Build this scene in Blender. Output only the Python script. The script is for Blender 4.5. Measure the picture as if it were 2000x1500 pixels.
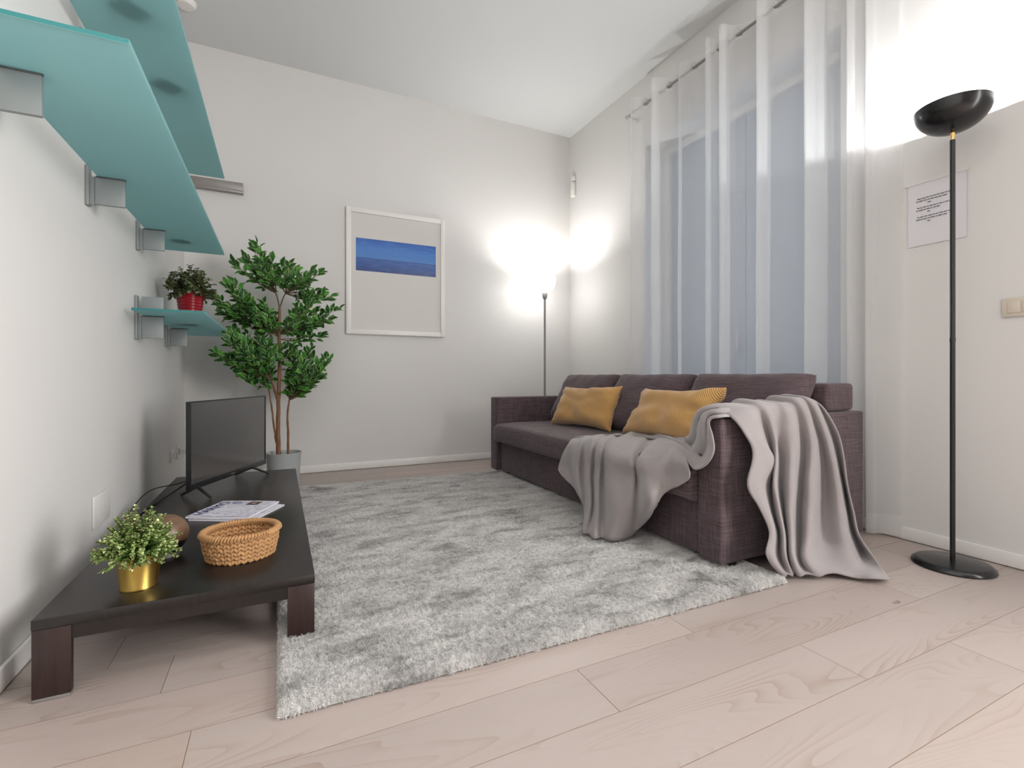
import bpy, bmesh, math, random
from mathutils import Vector, Matrix, noise
PI = math.pi
SC = bpy.context.scene
for o in list(bpy.data.objects): bpy.data.objects.remove(o)
COL = SC.collection

# ------------------------------------------------------------------ camera
XL, XR, YB, YR, ZC = -0.665, 2.87, 4.49, -2.60, 3.44      # room: left, right, back, rear, ceiling
cd = bpy.data.cameras.new('camera'); cam = bpy.data.objects.new('camera', cd); COL.objects.link(cam)
cam.location = (0, 0, 0.83)
cam.rotation_euler = (PI/2, 0, -math.atan(455/944))
cd.sensor_width = 36.0; cd.lens = 944/2000*36; cd.shift_y = -0.0075; cd.clip_start = 0.02
SC.camera = cam
# ------------------------------------------------------------------ world, exposure
w = bpy.data.worlds.new('world'); SC.world = w; w.use_nodes = True
w.node_tree.nodes['Background'].inputs[0].default_value = (0.62, 0.75, 0.95, 1)
w.node_tree.nodes['Background'].inputs[1].default_value = 0.6
vs = SC.view_settings; vs.view_transform = 'Standard'; vs.look = 'None'; vs.gamma = 1; vs.exposure = 0.50
vs.use_curve_mapping = False
# ------------------------------------------------------------------ lights
def area(name, loc, rot, sx, sy, power, col=(1,1,1)):
    l = bpy.data.lights.new(name, 'AREA'); l.shape = 'RECTANGLE'; l.size = sx; l.size_y = sy
    l.energy = power; l.color = col
    o = bpy.data.objects.new(name, l); COL.objects.link(o); o.location = loc; o.rotation_euler = rot
    return o
def point(name, loc, power, r, col=(1,1,1)):
    l = bpy.data.lights.new(name, 'POINT'); l.energy = power; l.shadow_soft_size = r; l.color = col
    o = bpy.data.objects.new(name, l); COL.objects.link(o); o.location = loc
    return o
# added fill light on the right wall behind the viewer, brightening the left wall
area('side_fill', (XR-0.05, -1.45, 1.55), (0, PI/2, 0), 2.2, 2.0, 165, (1.0, 0.99, 0.985))
# invented overhead fill behind the viewer, lifting the general brightness
area('rear_ceiling_fill', (0.2, -1.0, ZC-0.12), (0, 0, 0), 0.9, 0.9, 5, (1.0, 0.99, 0.985))
# added fill light above the viewer, out of view, evening out floor and left wall
area('overhead_fill', (-0.02, 0.35, ZC-0.10), (0, 0, 0), 0.45, 0.45, 7, (1.0, 0.99, 0.985))
# faint daylight behind the curtain door
area('door_daylight', (XR+0.20, 2.45, 1.5), (0, PI/2, 0), 2.4, 1.4, 4, (0.72, 0.84, 1.0))

# ------------------------------------------------------------------ node helpers
def new_mat(name):
    m = bpy.data.materials.new(name); m.use_nodes = True
    nt = m.node_tree; nt.nodes.clear()
    out = nt.nodes.new('ShaderNodeOutputMaterial')
    return m, nt, out
def N(nt, t, **kw):
    n = nt.nodes.new(t)
    for k, v in kw.items():
        if k == 'inp':
            for a, b in v.items(): n.inputs[a].default_value = b
        else: setattr(n, k, v)
    return n
def L(nt, a, b): nt.links.new(a, b)
def rgb(c): return (c[0], c[1], c[2], 1)
def math_node(nt, op, a, b=None, c=None):
    n = nt.nodes.new('ShaderNodeMath'); n.operation = op
    for i, x in enumerate((a, b, c)):
        if x is None: continue
        if isinstance(x, (int, float)): n.inputs[i].default_value = x
        else: L(nt, x, n.inputs[i])
    return n.outputs[0]
def ramp(nt, fac, stops):
    r = nt.nodes.new('ShaderNodeValToRGB'); L(nt, fac, r.inputs[0])
    e = r.color_ramp.elements
    while len(e) > 1: e.remove(e[-1])
    for i, (p, c) in enumerate(stops):
        x = e[0] if i == 0 else e.new(p)
        x.position = p; x.color = rgb(c)
    return r.outputs[0]
def mixc(nt, fac, a, b, mode='MIX'):
    m = nt.nodes.new('ShaderNodeMix'); m.data_type = 'RGBA'; m.blend_type = mode
    if isinstance(fac, (int, float)): m.inputs[0].default_value = fac
    else: L(nt, fac, m.inputs[0])
    for s, x in ((6, a), (7, b)):
        if isinstance(x, tuple): m.inputs[s].default_value = rgb(x)
        else: L(nt, x, m.inputs[s])
    return m.outputs[2]
def scaled(nt, coord, s):
    m = nt.nodes.new('ShaderNodeMapping'); L(nt, coord, m.inputs[0]); m.inputs['Scale'].default_value = s
    return m.outputs[0]
def noise_tex(nt, vec, scale, detail=3, rough=0.5, dist=0.0):
    n = nt.nodes.new('ShaderNodeTexNoise'); L(nt, vec, n.inputs['Vector'])
    n.inputs['Scale'].default_value = scale; n.inputs['Detail'].default_value = detail
    n.inputs['Roughness'].default_value = rough; n.inputs['Distortion'].default_value = dist
    return n.outputs[0]
def bump(nt, h, strength, dist=0.01):
    b = nt.nodes.new('ShaderNodeBump'); L(nt, h, b.inputs['Height'])
    b.inputs['Strength'].default_value = strength; b.inputs['Distance'].default_value = dist
    return b.outputs[0]
def principled(nt, out, color, rough=0.5, metal=0.0, normal=None, **kw):
    p = nt.nodes.new('ShaderNodeBsdfPrincipled')
    if isinstance(color, tuple): p.inputs['Base Color'].default_value = rgb(color)
    else: L(nt, color, p.inputs['Base Color'])
    if isinstance(rough, (int, float)): p.inputs['Roughness'].default_value = rough
    else: L(nt, rough, p.inputs['Roughness'])
    p.inputs['Metallic'].default_value = metal
    if normal is not None: L(nt, normal, p.inputs['Normal'])
    for k, v in kw.items(): p.inputs[k.replace('_', ' ')].default_value = v
    L(nt, p.outputs[0], out.inputs[0])
    return p
def geo_pos(nt): return N(nt, 'ShaderNodeNewGeometry').outputs['Position']
def obj_co(nt): return N(nt, 'ShaderNodeTexCoord').outputs['Object']
def uv_co(nt): return N(nt, 'ShaderNodeTexCoord').outputs['UV']

def simple(name, color, rough=0.5, metal=0.0, bs=0.0, bscale=60, var=0.0, **kw):
    m, nt, out = new_mat(name)
    co = obj_co(nt); nz = noise_tex(nt, co, bscale, 4)
    col = color
    if var > 0:
        col = mixc(nt, nz, tuple(c*(1-var) for c in color), tuple(min(1, c*(1+var)) for c in color))
    nrm = bump(nt, nz, bs, 0.002) if bs > 0 else None
    principled(nt, out, col, rough, metal, nrm, **kw)
    return m
M = {}
# painted plaster
m, nt, out = new_mat('wall_paint'); co = geo_pos(nt)
big = noise_tex(nt, co, 1.3, 3); fine = noise_tex(nt, co, 45, 5, 0.6)
c = mixc(nt, big, (0.665, 0.652, 0.634), (0.70, 0.686, 0.668))
principled(nt, out, c, 0.75, 0, bump(nt, fine, 0.12, 0.004)); M['wall'] = m
M['taupe'] = simple('bounce_cut_taupe', (0.22, 0.20, 0.185), 0.7)  # unseen rear wall made dark to cut the light it bounces back
M['ceiling'] = simple('ceiling_paint', (0.66, 0.67, 0.665), 0.85, bs=0.08)
M['trim'] = simple('baseboard_paint', (0.82, 0.80, 0.78), 0.35)
# laminate planks
m, nt, out = new_mat('pale_oak_laminate')
uv = uv_co(nt)
att = N(nt, 'ShaderNodeAttribute', attribute_name='plank').outputs['Color']
sep = N(nt, 'ShaderNodeSeparateColor'); L(nt, att, sep.inputs[0])
st = scaled(nt, uv, (0.75, 4.2, 1)); n1 = noise_tex(nt, st, 1.5, 1.5, 0.45, 0.25)
rings = math_node(nt, 'FRACT', math_node(nt, 'MULTIPLY', n1, 24.0))
ringl = math_node(nt, 'POWER', rings, 3.0)
mask = noise_tex(nt, scaled(nt, uv, (0.9, 5, 1)), 2.0, 1)
maskr = math_node(nt, 'MULTIPLY', ringl, math_node(nt, 'MAXIMUM', math_node(nt, 'MULTIPLY', math_node(nt, 'SUBTRACT', mask, 0.42), 4.5), 0.12))
streak = noise_tex(nt, scaled(nt, uv, (3.5, 130, 1)), 1.0, 4, 0.7)
blotch = noise_tex(nt, scaled(nt, uv, (1.2, 3.2, 1)), 1.6, 2)
base = mixc(nt, blotch, (0.385, 0.342, 0.320), (0.465, 0.423, 0.401))
base = mixc(nt, math_node(nt, 'MULTIPLY', streak, 0.60), base, (0.47, 0.36, 0.31))
base = mixc(nt, math_node(nt, 'MULTIPLY', maskr, 0.62), base, (0.335, 0.245, 0.20))
tint = ramp(nt, sep.outputs[0], [(0, (0.90, 0.88, 0.87)), (0.5, (1, 1, 1)), (1, (1.0, 0.94, 0.91))])
base = mixc(nt, 1.0, base, tint, 'MULTIPLY')
vor = N(nt, 'ShaderNodeTexVoronoi'); vor.voronoi_dimensions = '2D'; L(nt, scaled(nt, uv, (1.15, 2.5, 1)), vor.inputs['Vector']); vor.inputs['Scale'].default_value = 1.0
knot = math_node(nt, 'LESS_THAN', vor.outputs['Distance'], 0.024)
kn2 = math_node(nt, 'MULTIPLY', knot, math_node(nt, 'GREATER_THAN', noise_tex(nt, uv, 60, 1), 0.42))
base = mixc(nt, math_node(nt, 'MULTIPLY', kn2, 0.75), base, (0.16, 0.11, 0.09))
principled(nt, out, base, 0.42, 0, bump(nt, streak, 0.06, 0.002)); M['floor'] = m
M['gap'] = simple('plank_joint', (0.30, 0.20, 0.13), 0.8)
# dark wenge furniture
m, nt, out = new_mat('dark_wenge_veneer'); co = obj_co(nt)
gr = noise_tex(nt, scaled(nt, co, (90, 6, 60)), 1.0, 4, 0.6)
c = mixc(nt, gr, (0.005, 0.004, 0.0035), (0.022, 0.016, 0.014))
principled(nt, out, c, 0.30, 0, bump(nt, gr, 0.05, 0.001)); M['wenge'] = m
m, nt, out = new_mat('dark_wenge_legs'); co = obj_co(nt)
gr = noise_tex(nt, scaled(nt, co, (110, 110, 5)), 1.0, 4, 0.6)
c = mixc(nt, gr, (0.007, 0.003, 0.003), (0.045, 0.022, 0.018))
principled(nt, out, c, 0.42); M['wenge_leg'] = m
# frosted teal glass
m, nt, out = new_mat('frosted_teal_glass')
tr = N(nt, 'ShaderNodeBsdfTranslucent', inp={'Color': (0.62, 0.86, 0.87, 1)})
df = N(nt, 'ShaderNodeBsdfDiffuse', inp={'Color': (0.27, 0.445, 0.45, 1)})
gl = N(nt, 'ShaderNodeBsdfGlossy', inp={'Color': (0.8, 0.95, 0.95, 1), 'Roughness': 0.35})
m1 = N(nt, 'ShaderNodeMixShader', inp={0: 0.42}); L(nt, tr.outputs[0], m1.inputs[1]); L(nt, df.outputs[0], m1.inputs[2])
m2 = N(nt, 'ShaderNodeMixShader', inp={0: 0.05}); L(nt, m1.outputs[0], m2.inputs[1]); L(nt, gl.outputs[0], m2.inputs[2])
L(nt, m2.outputs[0], out.inputs[0]); M['glass'] = m
M['glass_edge'] = simple('polished_glass_edge', (0.03, 0.20, 0.20), 0.2)
M['alu'] = simple('satin_aluminium', (0.30, 0.325, 0.325), 0.5, 0.4, bs=0.02)
M['alu_dark'] = simple('aluminium_gasket', (0.07, 0.075, 0.075), 0.5)
M['rail'] = simple('grey_aluminium_rail', (0.30, 0.28, 0.27), 0.4, 0.5)
# linen-look sofa fabric
m, nt, out = new_mat('charcoal_plum_linen'); co = obj_co(nt)
a = noise_tex(nt, scaled(nt, co, (9, 9, 330)), 1.0, 3, 0.7)
b = noise_tex(nt, scaled(nt, co, (300, 300, 9)), 1.0, 3, 0.7)
mm = math_node(nt, 'MULTIPLY', math_node(nt, 'ADD', a, b), 0.5)
c = ramp(nt, mm, [(0.36, (0.032, 0.017, 0.021)), (0.52, (0.084, 0.054, 0.062)), (0.68, (0.18, 0.130, 0.143))])
principled(nt, out, c, 0.9, 0, bump(nt, mm, 0.35, 0.002), Sheen_Weight=0.15); M['sofa'] = m
M['black_plastic'] = simple('black_plastic', (0.012, 0.012, 0.013), 0.35)
M['matte_black'] = simple('black_lacquered_metal', (0.008, 0.008, 0.009), 0.22)
M['brass'] = simple('brass', (0.78, 0.50, 0.18), 0.25, 1.0)
M['chrome'] = simple('brushed_steel', (0.55, 0.55, 0.55), 0.25, 1.0)
M['lamp_grey'] = simple('grey_lamp_metal', (0.26, 0.245, 0.24), 0.4, 0.4)
# corduroy
m, nt, out = new_mat('mustard_corduroy'); uv = uv_co(nt)
wv = N(nt, 'ShaderNodeTexWave', inp={'Scale': 60.0, 'Distortion': 0.4}); wv.bands_direction = 'DIAGONAL'; L(nt, uv, wv.inputs['Vector'])
nz = noise_tex(nt, uv, 9, 3)
c = mixc(nt, wv.outputs['Fac'], (0.34, 0.165, 0.04), (0.62, 0.35, 0.115))
c = mixc(nt, math_node(nt, 'MULTIPLY', nz, 0.35), c, (0.62, 0.38, 0.14))
principled(nt, out, c, 0.85, 0, bump(nt, wv.outputs['Fac'], 0.5, 0.004), Sheen_Weight=0.35); M['corduroy'] = m
# fleece
m, nt, out = new_mat('grey_fleece'); co = obj_co(nt)
nz = noise_tex(nt, co, 400, 3, 0.7); n2 = noise_tex(nt, co, 14, 3)
c = mixc(nt, n2, (0.250, 0.222, 0.220), (0.310, 0.278, 0.276))
principled(nt, out, c, 0.95, 0, bump(nt, nz, 0.25, 0.002), Sheen_Weight=0.30, Sheen_Roughness=0.6); M['fleece'] = m
# rug
m, nt, out = new_mat('grey_viscose_pile'); co = geo_pos(nt)
st = scaled(nt, co, (1.0, 2.1, 1))
n1 = noise_tex(nt, st, 5.6, 5, 0.62, 0.6); n2 = noise_tex(nt, scaled(nt, co, (1, 3.2, 1)), 2.3, 4, 0.6, 0.4)
fn = noise_tex(nt, co, 420, 3, 0.8)
mm = math_node(nt, 'ADD', math_node(nt, 'MULTIPLY', n1, 0.6), math_node(nt, 'MULTIPLY', n2, 0.4))
c = ramp(nt, mm, [(0.36, (0.30, 0.29, 0.283)), (0.45, (0.45, 0.44, 0.43)), (0.60, (0.60, 0.585, 0.57))])
c = mixc(nt, math_node(nt, 'MULTIPLY', fn, 0.9), mixc(nt, 1.0, c, (0.40, 0.40, 0.40), 'MULTIPLY'), mixc(nt, 1.0, c, (1.75, 1.75, 1.75), 'MULTIPLY'))
principled(nt, out, c, 0.85, 0, bump(nt, fn, 0.9, 0.006), Sheen_Weight=0.3); M['rug'] = m
m, nt, out = new_mat('grey_pile_fibre'); co = geo_pos(nt)
st = scaled(nt, co, (1.0, 2.1, 0.01))
n1 = noise_tex(nt, st, 5.6, 5, 0.62, 0.6); n2 = noise_tex(nt, scaled(nt, co, (1, 3.2, 0.01)), 2.3, 4, 0.6, 0.4)
mm = math_node(nt, 'ADD', math_node(nt, 'MULTIPLY', n1, 0.6), math_node(nt, 'MULTIPLY', n2, 0.4))
c = ramp(nt, mm, [(0.38, (0.46, 0.45, 0.435)), (0.46, (0.76, 0.74, 0.72)), (0.56, (0.97, 0.95, 0.925))])
ri = N(nt, 'ShaderNodeHairInfo').outputs['Random']
c = mixc(nt, ri, mixc(nt, 1.0, c, (0.55, 0.55, 0.55), 'MULTIPLY'), c)
principled(nt, out, c, 0.6, Sheen_Weight=0.3); M['fibre'] = m
# sheer curtain
def sheer(name, alpha):
    m, nt, out = new_mat(name)
    tp = N(nt, 'ShaderNodeBsdfTransparent', inp={'Color': (1, 1, 1, 1)})
    tl = N(nt, 'ShaderNodeBsdfTranslucent', inp={'Color': (0.86, 0.86, 0.86, 1)})
    df = N(nt, 'ShaderNodeBsdfDiffuse', inp={'Color': (0.84, 0.84, 0.84, 1)})
    a = N(nt, 'ShaderNodeMixShader', inp={0: 0.55}); L(nt, tl.outputs[0], a.inputs[1]); L(nt, df.outputs[0], a.inputs[2])
    b = N(nt, 'ShaderNodeMixShader')
    lw = N(nt, 'ShaderNodeLayerWeight', inp={'Blend': 0.35})
    f = math_node(nt, 'ADD', math_node(nt, 'MULTIPLY', lw.outputs['Facing'], 0.35), alpha)
    f = math_node(nt, 'MINIMUM', f, 1.0)
    L(nt, f, b.inputs[0]); L(nt, tp.outputs[0], b.inputs[1]); L(nt, a.outputs[0], b.inputs[2]); L(nt, b.outputs[0], out.inputs[0])
    return m
M['sheer'] = sheer('white_voile', 0.44); M['sheer_hem'] = sheer('white_voile_hem', 0.50)
M['door_panel'] = simple('pale_blue_door_panel', (0.36, 0.41, 0.47), 0.5)
M['white_paint'] = simple('white_lacquer', (0.80, 0.78, 0.75), 0.35)
M['paper'] = simple('white_paper', (0.70, 0.68, 0.71), 0.6)
M['tape'] = simple('clear_sleeve', (0.72, 0.71, 0.68), 0.15)
M['ink'] = simple('black_ink', (0.03, 0.03, 0.04), 0.6)
M['ivory'] = simple('ivory_plastic', (0.62, 0.55, 0.46), 0.4)
M['socket_white'] = simple('white_plastic', (0.78, 0.76, 0.72), 0.35)
# sea print
m, nt, out = new_mat('blue_sea_print'); uv = uv_co(nt)
sx = N(nt, 'ShaderNodeSeparateXYZ'); L(nt, uv, sx.inputs[0])
c = ramp(nt, sx.outputs[1], [(0.0, (0.010, 0.045, 0.20)), (0.36, (0.022, 0.095, 0.36)), (0.40, (0.020, 0.075, 0.30)), (0.42, (0.050, 0.19, 0.52)), (0.7, (0.040, 0.18, 0.55)), (1.0, (0.012, 0.095, 0.42))])
cl = noise_tex(nt, scaled(nt, uv, (3, 8, 1)), 2, 4)
c = mixc(nt, math_node(nt, 'MULTIPLY', math_node(nt, 'SUBTRACT', cl, 0.5), 0.9), c, (0.16, 0.34, 0.66))
principled(nt, out, c, 0.25); M['sea'] = m
M['mat_board'] = simple('white_mat_board', (0.66, 0.635, 0.61), 0.45, Specular_IOR_Level=0.25)
# tv
m, nt, out = new_mat('tv_screen')
p = principled(nt, out, (0.045, 0.044, 0.044), 0.10); p.inputs['IOR'].default_value = 2.3; M['screen'] = m
# leaves with pale rims
def leaf_mat(name, dark, mid, rim, rimpos, rough=0.45, tl=0.25):
    m, nt, out = new_mat(name); uv = uv_co(nt)
    s = N(nt, 'ShaderNodeSeparateXYZ'); L(nt, uv, s.inputs[0])
    att = N(nt, 'ShaderNodeAttribute', attribute_name='rnd').outputs['Fac']
    core = mixc(nt, att, dark, mid)
    edge = math_node(nt, 'GREATER_THAN', s.outputs[0], rimpos)
    c = mixc(nt, edge, core, rim) if rimpos < 1 else core
    p = principled(nt, out, c, rough)
    t = N(nt, 'ShaderNodeBsdfTranslucent'); L(nt, c, t.inputs[0])
    x = N(nt, 'ShaderNodeMixShader', inp={0: tl}); L(nt, p.outputs[0], x.inputs[1]); L(nt, t.outputs[0], x.inputs[2]); L(nt, x.outputs[0], out.inputs[0])
    return m
M['ficus'] = leaf_mat('variegated_ficus_leaf', (0.016, 0.085, 0.018), (0.085, 0.32, 0.035), (0.36, 0.52, 0.17), 0.78)
M['dusty'] = leaf_mat('dusty_green_leaf', (0.05, 0.075, 0.03), (0.34, 0.40, 0.19), (0.2, 0.2, 0.1), 2)
M['bright'] = leaf_mat('pale_tipped_leaf', (0.13, 0.30, 0.04), (0.95, 0.98, 0.50), (0.2, 0.2, 0.1), 2, 0.5, 0.3)
m, nt, out = new_mat('brown_bark'); co = obj_co(nt)
nz = noise_tex(nt, scaled(nt, co, (60, 60, 14)), 1, 4)
principled(nt, out, mixc(nt, nz, (0.085, 0.035, 0.014), (0.30, 0.145, 0.065)), 0.7, 0, bump(nt, nz, 0.4, 0.004)); M['bark'] = m
M['twig'] = simple('green_brown_twig', (0.10, 0.075, 0.035), 0.7)
M['soil'] = simple('grey_gravel_soil', (0.16, 0.17, 0.165), 0.9, bs=0.6, bscale=120, var=0.3)
M['pot_grey'] = simple('pale_grey_pot', (0.40, 0.42, 0.42), 0.45)
M['pot_gold'] = simple('brushed_gold', (0.72, 0.50, 0.13), 0.30, 1.0, bs=0.04)
M['pot_red'] = simple('glossy_red_glaze', (0.26, 0.006, 0.012), 0.18)
m, nt, out = new_mat('wood_and_black_sphere'); co = geo_pos(nt)
s = N(nt, 'ShaderNodeSeparateXYZ'); L(nt, co, s.inputs[0])
wv = noise_tex(nt, scaled(nt, co, (8, 8, 60)), 3, 3)
wood = mixc(nt, wv, (0.085, 0.045, 0.024), (0.19, 0.105, 0.060))
c = mixc(nt, math_node(nt, 'LESS_THAN', math_node(nt, 'ADD', s.outputs[2], math_node(nt, 'MULTIPLY', s.outputs[0], 0.25)), 0.192), wood, (0.008, 0.007, 0.008))
principled(nt, out, c, 0.38); M['sphere'] = m
# seagrass
m, nt, out = new_mat('golden_seagrass'); co = obj_co(nt)
nz = noise_tex(nt, co, 180, 4, 0.7); n2 = noise_tex(nt, co, 35, 2)
c = mixc(nt, n2, (0.22, 0.085, 0.026), (0.50, 0.255, 0.095))
c = mixc(nt, math_node(nt, 'MULTIPLY', nz, 0.5), c, (0.70, 0.45, 0.22))
principled(nt, out, c, 0.7, 0, bump(nt, nz, 0.5, 0.002)); M['seagrass'] = m
# magazine cover art
m, nt, out = new_mat('magazine_cover_print'); uv = uv_co(nt)
n1 = noise_tex(nt, scaled(nt, uv, (2.1, 3.3, 1)), 2.3, 2, 0.5, 1.2); n2 = noise_tex(nt, scaled(nt, uv, (6, 9, 1)), 2.2, 3)
c = ramp(nt, n1, [(0.44, (0.74, 0.72, 0.79)), (0.49, (0.42, 0.48, 0.62)), (0.515, (0.06, 0.11, 0.26)), (0.54, (0.62, 0.50, 0.47)), (0.58, (0.76, 0.74, 0.80))])
c = mixc(nt, ramp(nt, n2, [(0.45, (0, 0, 0)), (0.6, (1, 1, 1))]), c, (0.66, 0.64, 0.72))
principled(nt, out, c, 0.38); M['cover'] = m
M['page'] = simple('magazine_pages', (0.72, 0.70, 0.74), 0.5)
M['navy'] = simple('navy_print', (0.02, 0.02, 0.12), 0.3)
M['photo_brown'] = simple('brown_photo_print', (0.09, 0.06, 0.05), 0.3)
M['photo_skin'] = simple('peach_print', (0.60, 0.36, 0.27), 0.3)
def emit(name, col, s):
    m, nt, out = new_mat(name)
    e = N(nt, 'ShaderNodeEmission', inp={'Color': rgb(col), 'Strength': s}); L(nt, e.outputs[0], out.inputs[0]); return m
M['bulb'] = emit('lit_bulb', (1, 0.97, 0.93), 30)
m, nt, out = new_mat('lit_opal_glass')
e = N(nt, 'ShaderNodeEmission', inp={'Color': (1, 0.985, 0.96, 1), 'Strength': 16.0})
t = N(nt, 'ShaderNodeBsdfTranslucent', inp={'Color': (0.95, 0.95, 0.95, 1)})
x = N(nt, 'ShaderNodeMixShader', inp={0: 0.5}); L(nt, e.outputs[0], x.inputs[1]); L(nt, t.outputs[0], x.inputs[2]); L(nt, x.outputs[0], out.inputs[0]); M['opal'] = m

# ------------------------------------------------------------------ object helpers
def tag(o, label=None, cat=None, group=None, kind=None):
    if label: o['label'] = label
    if cat: o['category'] = cat
    if group: o['group'] = group
    if kind: o['kind'] = kind
    return o
def thing(name, label, cat, loc, group=None):
    o = bpy.data.objects.new(name, None); COL.objects.link(o); o.location = loc
    o.empty_display_size = 0.05
    return tag(o, label, cat, group)
def world_loc(o):
    v = Vector((0, 0, 0))
    while o: v += o.location; o = o.parent
    return v
def link(name, me, mats, parent=None, loc=None, smooth=35):
    """mesh authored in world space -> object whose origin is loc (or its parent's origin)"""
    if not isinstance(mats, (list, tuple)): mats = [mats]
    for m_ in mats: me.materials.append(m_)
    org = world_loc(parent) if parent else (Vector(loc) if loc is not None else Vector((0, 0, 0)))
    me.transform(Matrix.Translation(-org))
    if smooth:
        me.shade_smooth()
        if smooth < 180: me.set_sharp_from_angle(angle=math.radians(smooth))
    o = bpy.data.objects.new(name, me); COL.objects.link(o)
    if parent: o.parent = parent
    else: o.location = org
    return o
def obj(name, bm, mats, parent=None, loc=None, smooth=35):
    me = bpy.data.meshes.new(name); bm.to_mesh(me); bm.free(); me.update()
    return link(name, me, mats, parent, loc, smooth)
def add_box(bm, x0, x1, y0, y1, z0, z1, bev=0.0, seg=2, mat=0, mx=None):
    t = bmesh.new()
    bmesh.ops.create_cube(t, size=1)
    for v in t.verts: v.co = Vector(((x0+x1)/2+v.co.x*(x1-x0), (y0+y1)/2+v.co.y*(y1-y0), (z0+z1)/2+v.co.z*(z1-z0)))
    if bev > 0: bmesh.ops.bevel(t, geom=list(t.edges), offset=bev, segments=seg, profile=0.5, affect='EDGES')
    if mx is not None: bmesh.ops.transform(t, matrix=mx, verts=t.verts)
    for f in t.faces: f.material_index = mat
    me = bpy.data.meshes.new('tmp'); t.to_mesh(me); t.free(); bm.from_mesh(me); bpy.data.meshes.remove(me)
def boxbm(*a, **k):
    bm = bmesh.new(); add_box(bm, *a, **k); return bm
def add_lathe(bm, prof, c, n=32, sx=1.0, sy=1.0, mat=0, cap=False):
    rings = []
    for r, z in prof:
        rings.append([bm.verts.new((c[0]+r*sx*math.cos(2*PI*i/n), c[1]+r*sy*math.sin(2*PI*i/n), c[2]+z)) for i in range(n)])
    for a, b in zip(rings, rings[1:]):
        for i in range(n):
            f = bm.faces.new((a[i], a[(i+1) % n], b[(i+1) % n], b[i])); f.material_index = mat
    if cap:
        bm.faces.new(list(reversed(rings[0]))).material_index = mat; bm.faces.new(rings[-1]).material_index = mat
def catmull(pts, k):
    P = [Vector(p) for p in pts]; P = [P[0]*2-P[1]]+P+[P[-1]*2-P[-2]]; out = []
    for i in range(1, len(P)-2):
        for j in range(k):
            t = j/k; a, b, c, d = P[i-1], P[i], P[i+1], P[i+2]
            out.append(0.5*((2*b)+(c-a)*t+(2*a-5*b+4*c-d)*t*t+(3*b-a-3*c+d)*t**3))
    out.append(P[-2]); return out
def add_tube(bm, pts, r, n=8, cap=True, mat=0):
    P = [Vector(p) for p in pts]; rings = []
    up = Vector((0.13, 0.21, 0.97)).normalized()
    for i, p in enumerate(P):
        d = (P[min(i+1, len(P)-1)]-P[max(i-1, 0)]).normalized()
        a = d.cross(up)
        if a.length < 0.05: a = d.cross(Vector((1, 0, 0)))
        a.normalize(); b = d.cross(a).normalized()
        rr = r[i] if isinstance(r, (list, tuple)) else r
        rings.append([bm.verts.new(p+(a*math.cos(2*PI*k/n)+b*math.sin(2*PI*k/n))*rr) for k in range(n)])
    for a, b in zip(rings, rings[1:]):
        for k in range(n):
            bm.faces.new((a[k], a[(k+1) % n], b[(k+1) % n], b[k])).material_index = mat
    if cap:
        bm.faces.new(list(reversed(rings[0]))).material_index = mat; bm.faces.new(rings[-1]).material_index = mat
def cushion(name, BL, BR, TL, TR, th, mat, parent=None, loc=None, nu=30, nv=20, pinch=0.04, seed=0, wr=0.006, power=0.42, pipe=True, lab=None):
    """a stuffed rectangular cushion between four world corners"""
    BL, BR, TL, TR = map(Vector, (BL, BR, TL, TR)); me = bpy.data.meshes.new(name); bm = bmesh.new()
    uvl = bm.loops.layers.uv.new('UVMap')
    U = (BR-BL).length; W = (TL-BL).length
    nrm = (BR-BL).cross(TL-BL).normalized()
    def P(u, v, side):
        cu = (u-0.5)*2; cv = (v-0.5)*2
        uu = 0.5+cu*0.5*(1-pinch*(1-cv*cv)*1.0); vv = 0.5+cv*0.5*(1-pinch*1.4*(1-cu*cu))
        p = BL*(1-uu)*(1-vv)+BR*uu*(1-vv)+TL*(1-uu)*vv+TR*uu*vv
        h = (max(0, 1-cu**4)*max(0, 1-cv**4))**power
        rad = noise.noise(Vector((u*4+seed*7, v*4, side*3)))*wr*1.6
        ed = max(abs(cu), abs(cv))
        rad += wr*1.4*max(0, ed-0.55)*math.sin((cu*9 if abs(cv) > abs(cu) else cv*9)*1.7+seed)*h
        return p+nrm*side*(h*th/2+rad*(1 if h > 0.05 else h*20))
    def par(i, n): t = i/n; return 0.5-0.5*math.cos(PI*t)*(1-0.25*(1-abs(2*t-1))) if 0 < i < n else t
    g = {}
    for side in (1, -1):
        for i in range(nu+1):
            for j in range(nv+1):
                edge = i in (0, nu) or j in (0, nv)
                if edge and side == -1: g[(side, i, j)] = g[(1, i, j)]; continue
                g[(side, i, j)] = bm.verts.new(P(par(i, nu), par(j, nv), 0 if edge else side))
    for side in (1, -1):
        for i in range(nu):
            for j in range(nv):
                ids = [(i, j), (i+1, j), (i+1, j+1), (i, j+1)]
                if side == -1: ids.reverse()
                f = bm.faces.new([g[(side, a, b)] for a, b in ids])
                for lp, (a, b) in zip(f.loops, ids): lp[uvl].uv = (par(a, nu)*U, par(b, nv)*W)
    bm.to_mesh(me); bm.free()
    return link(name, me, mat, parent, loc, smooth=180)
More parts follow.
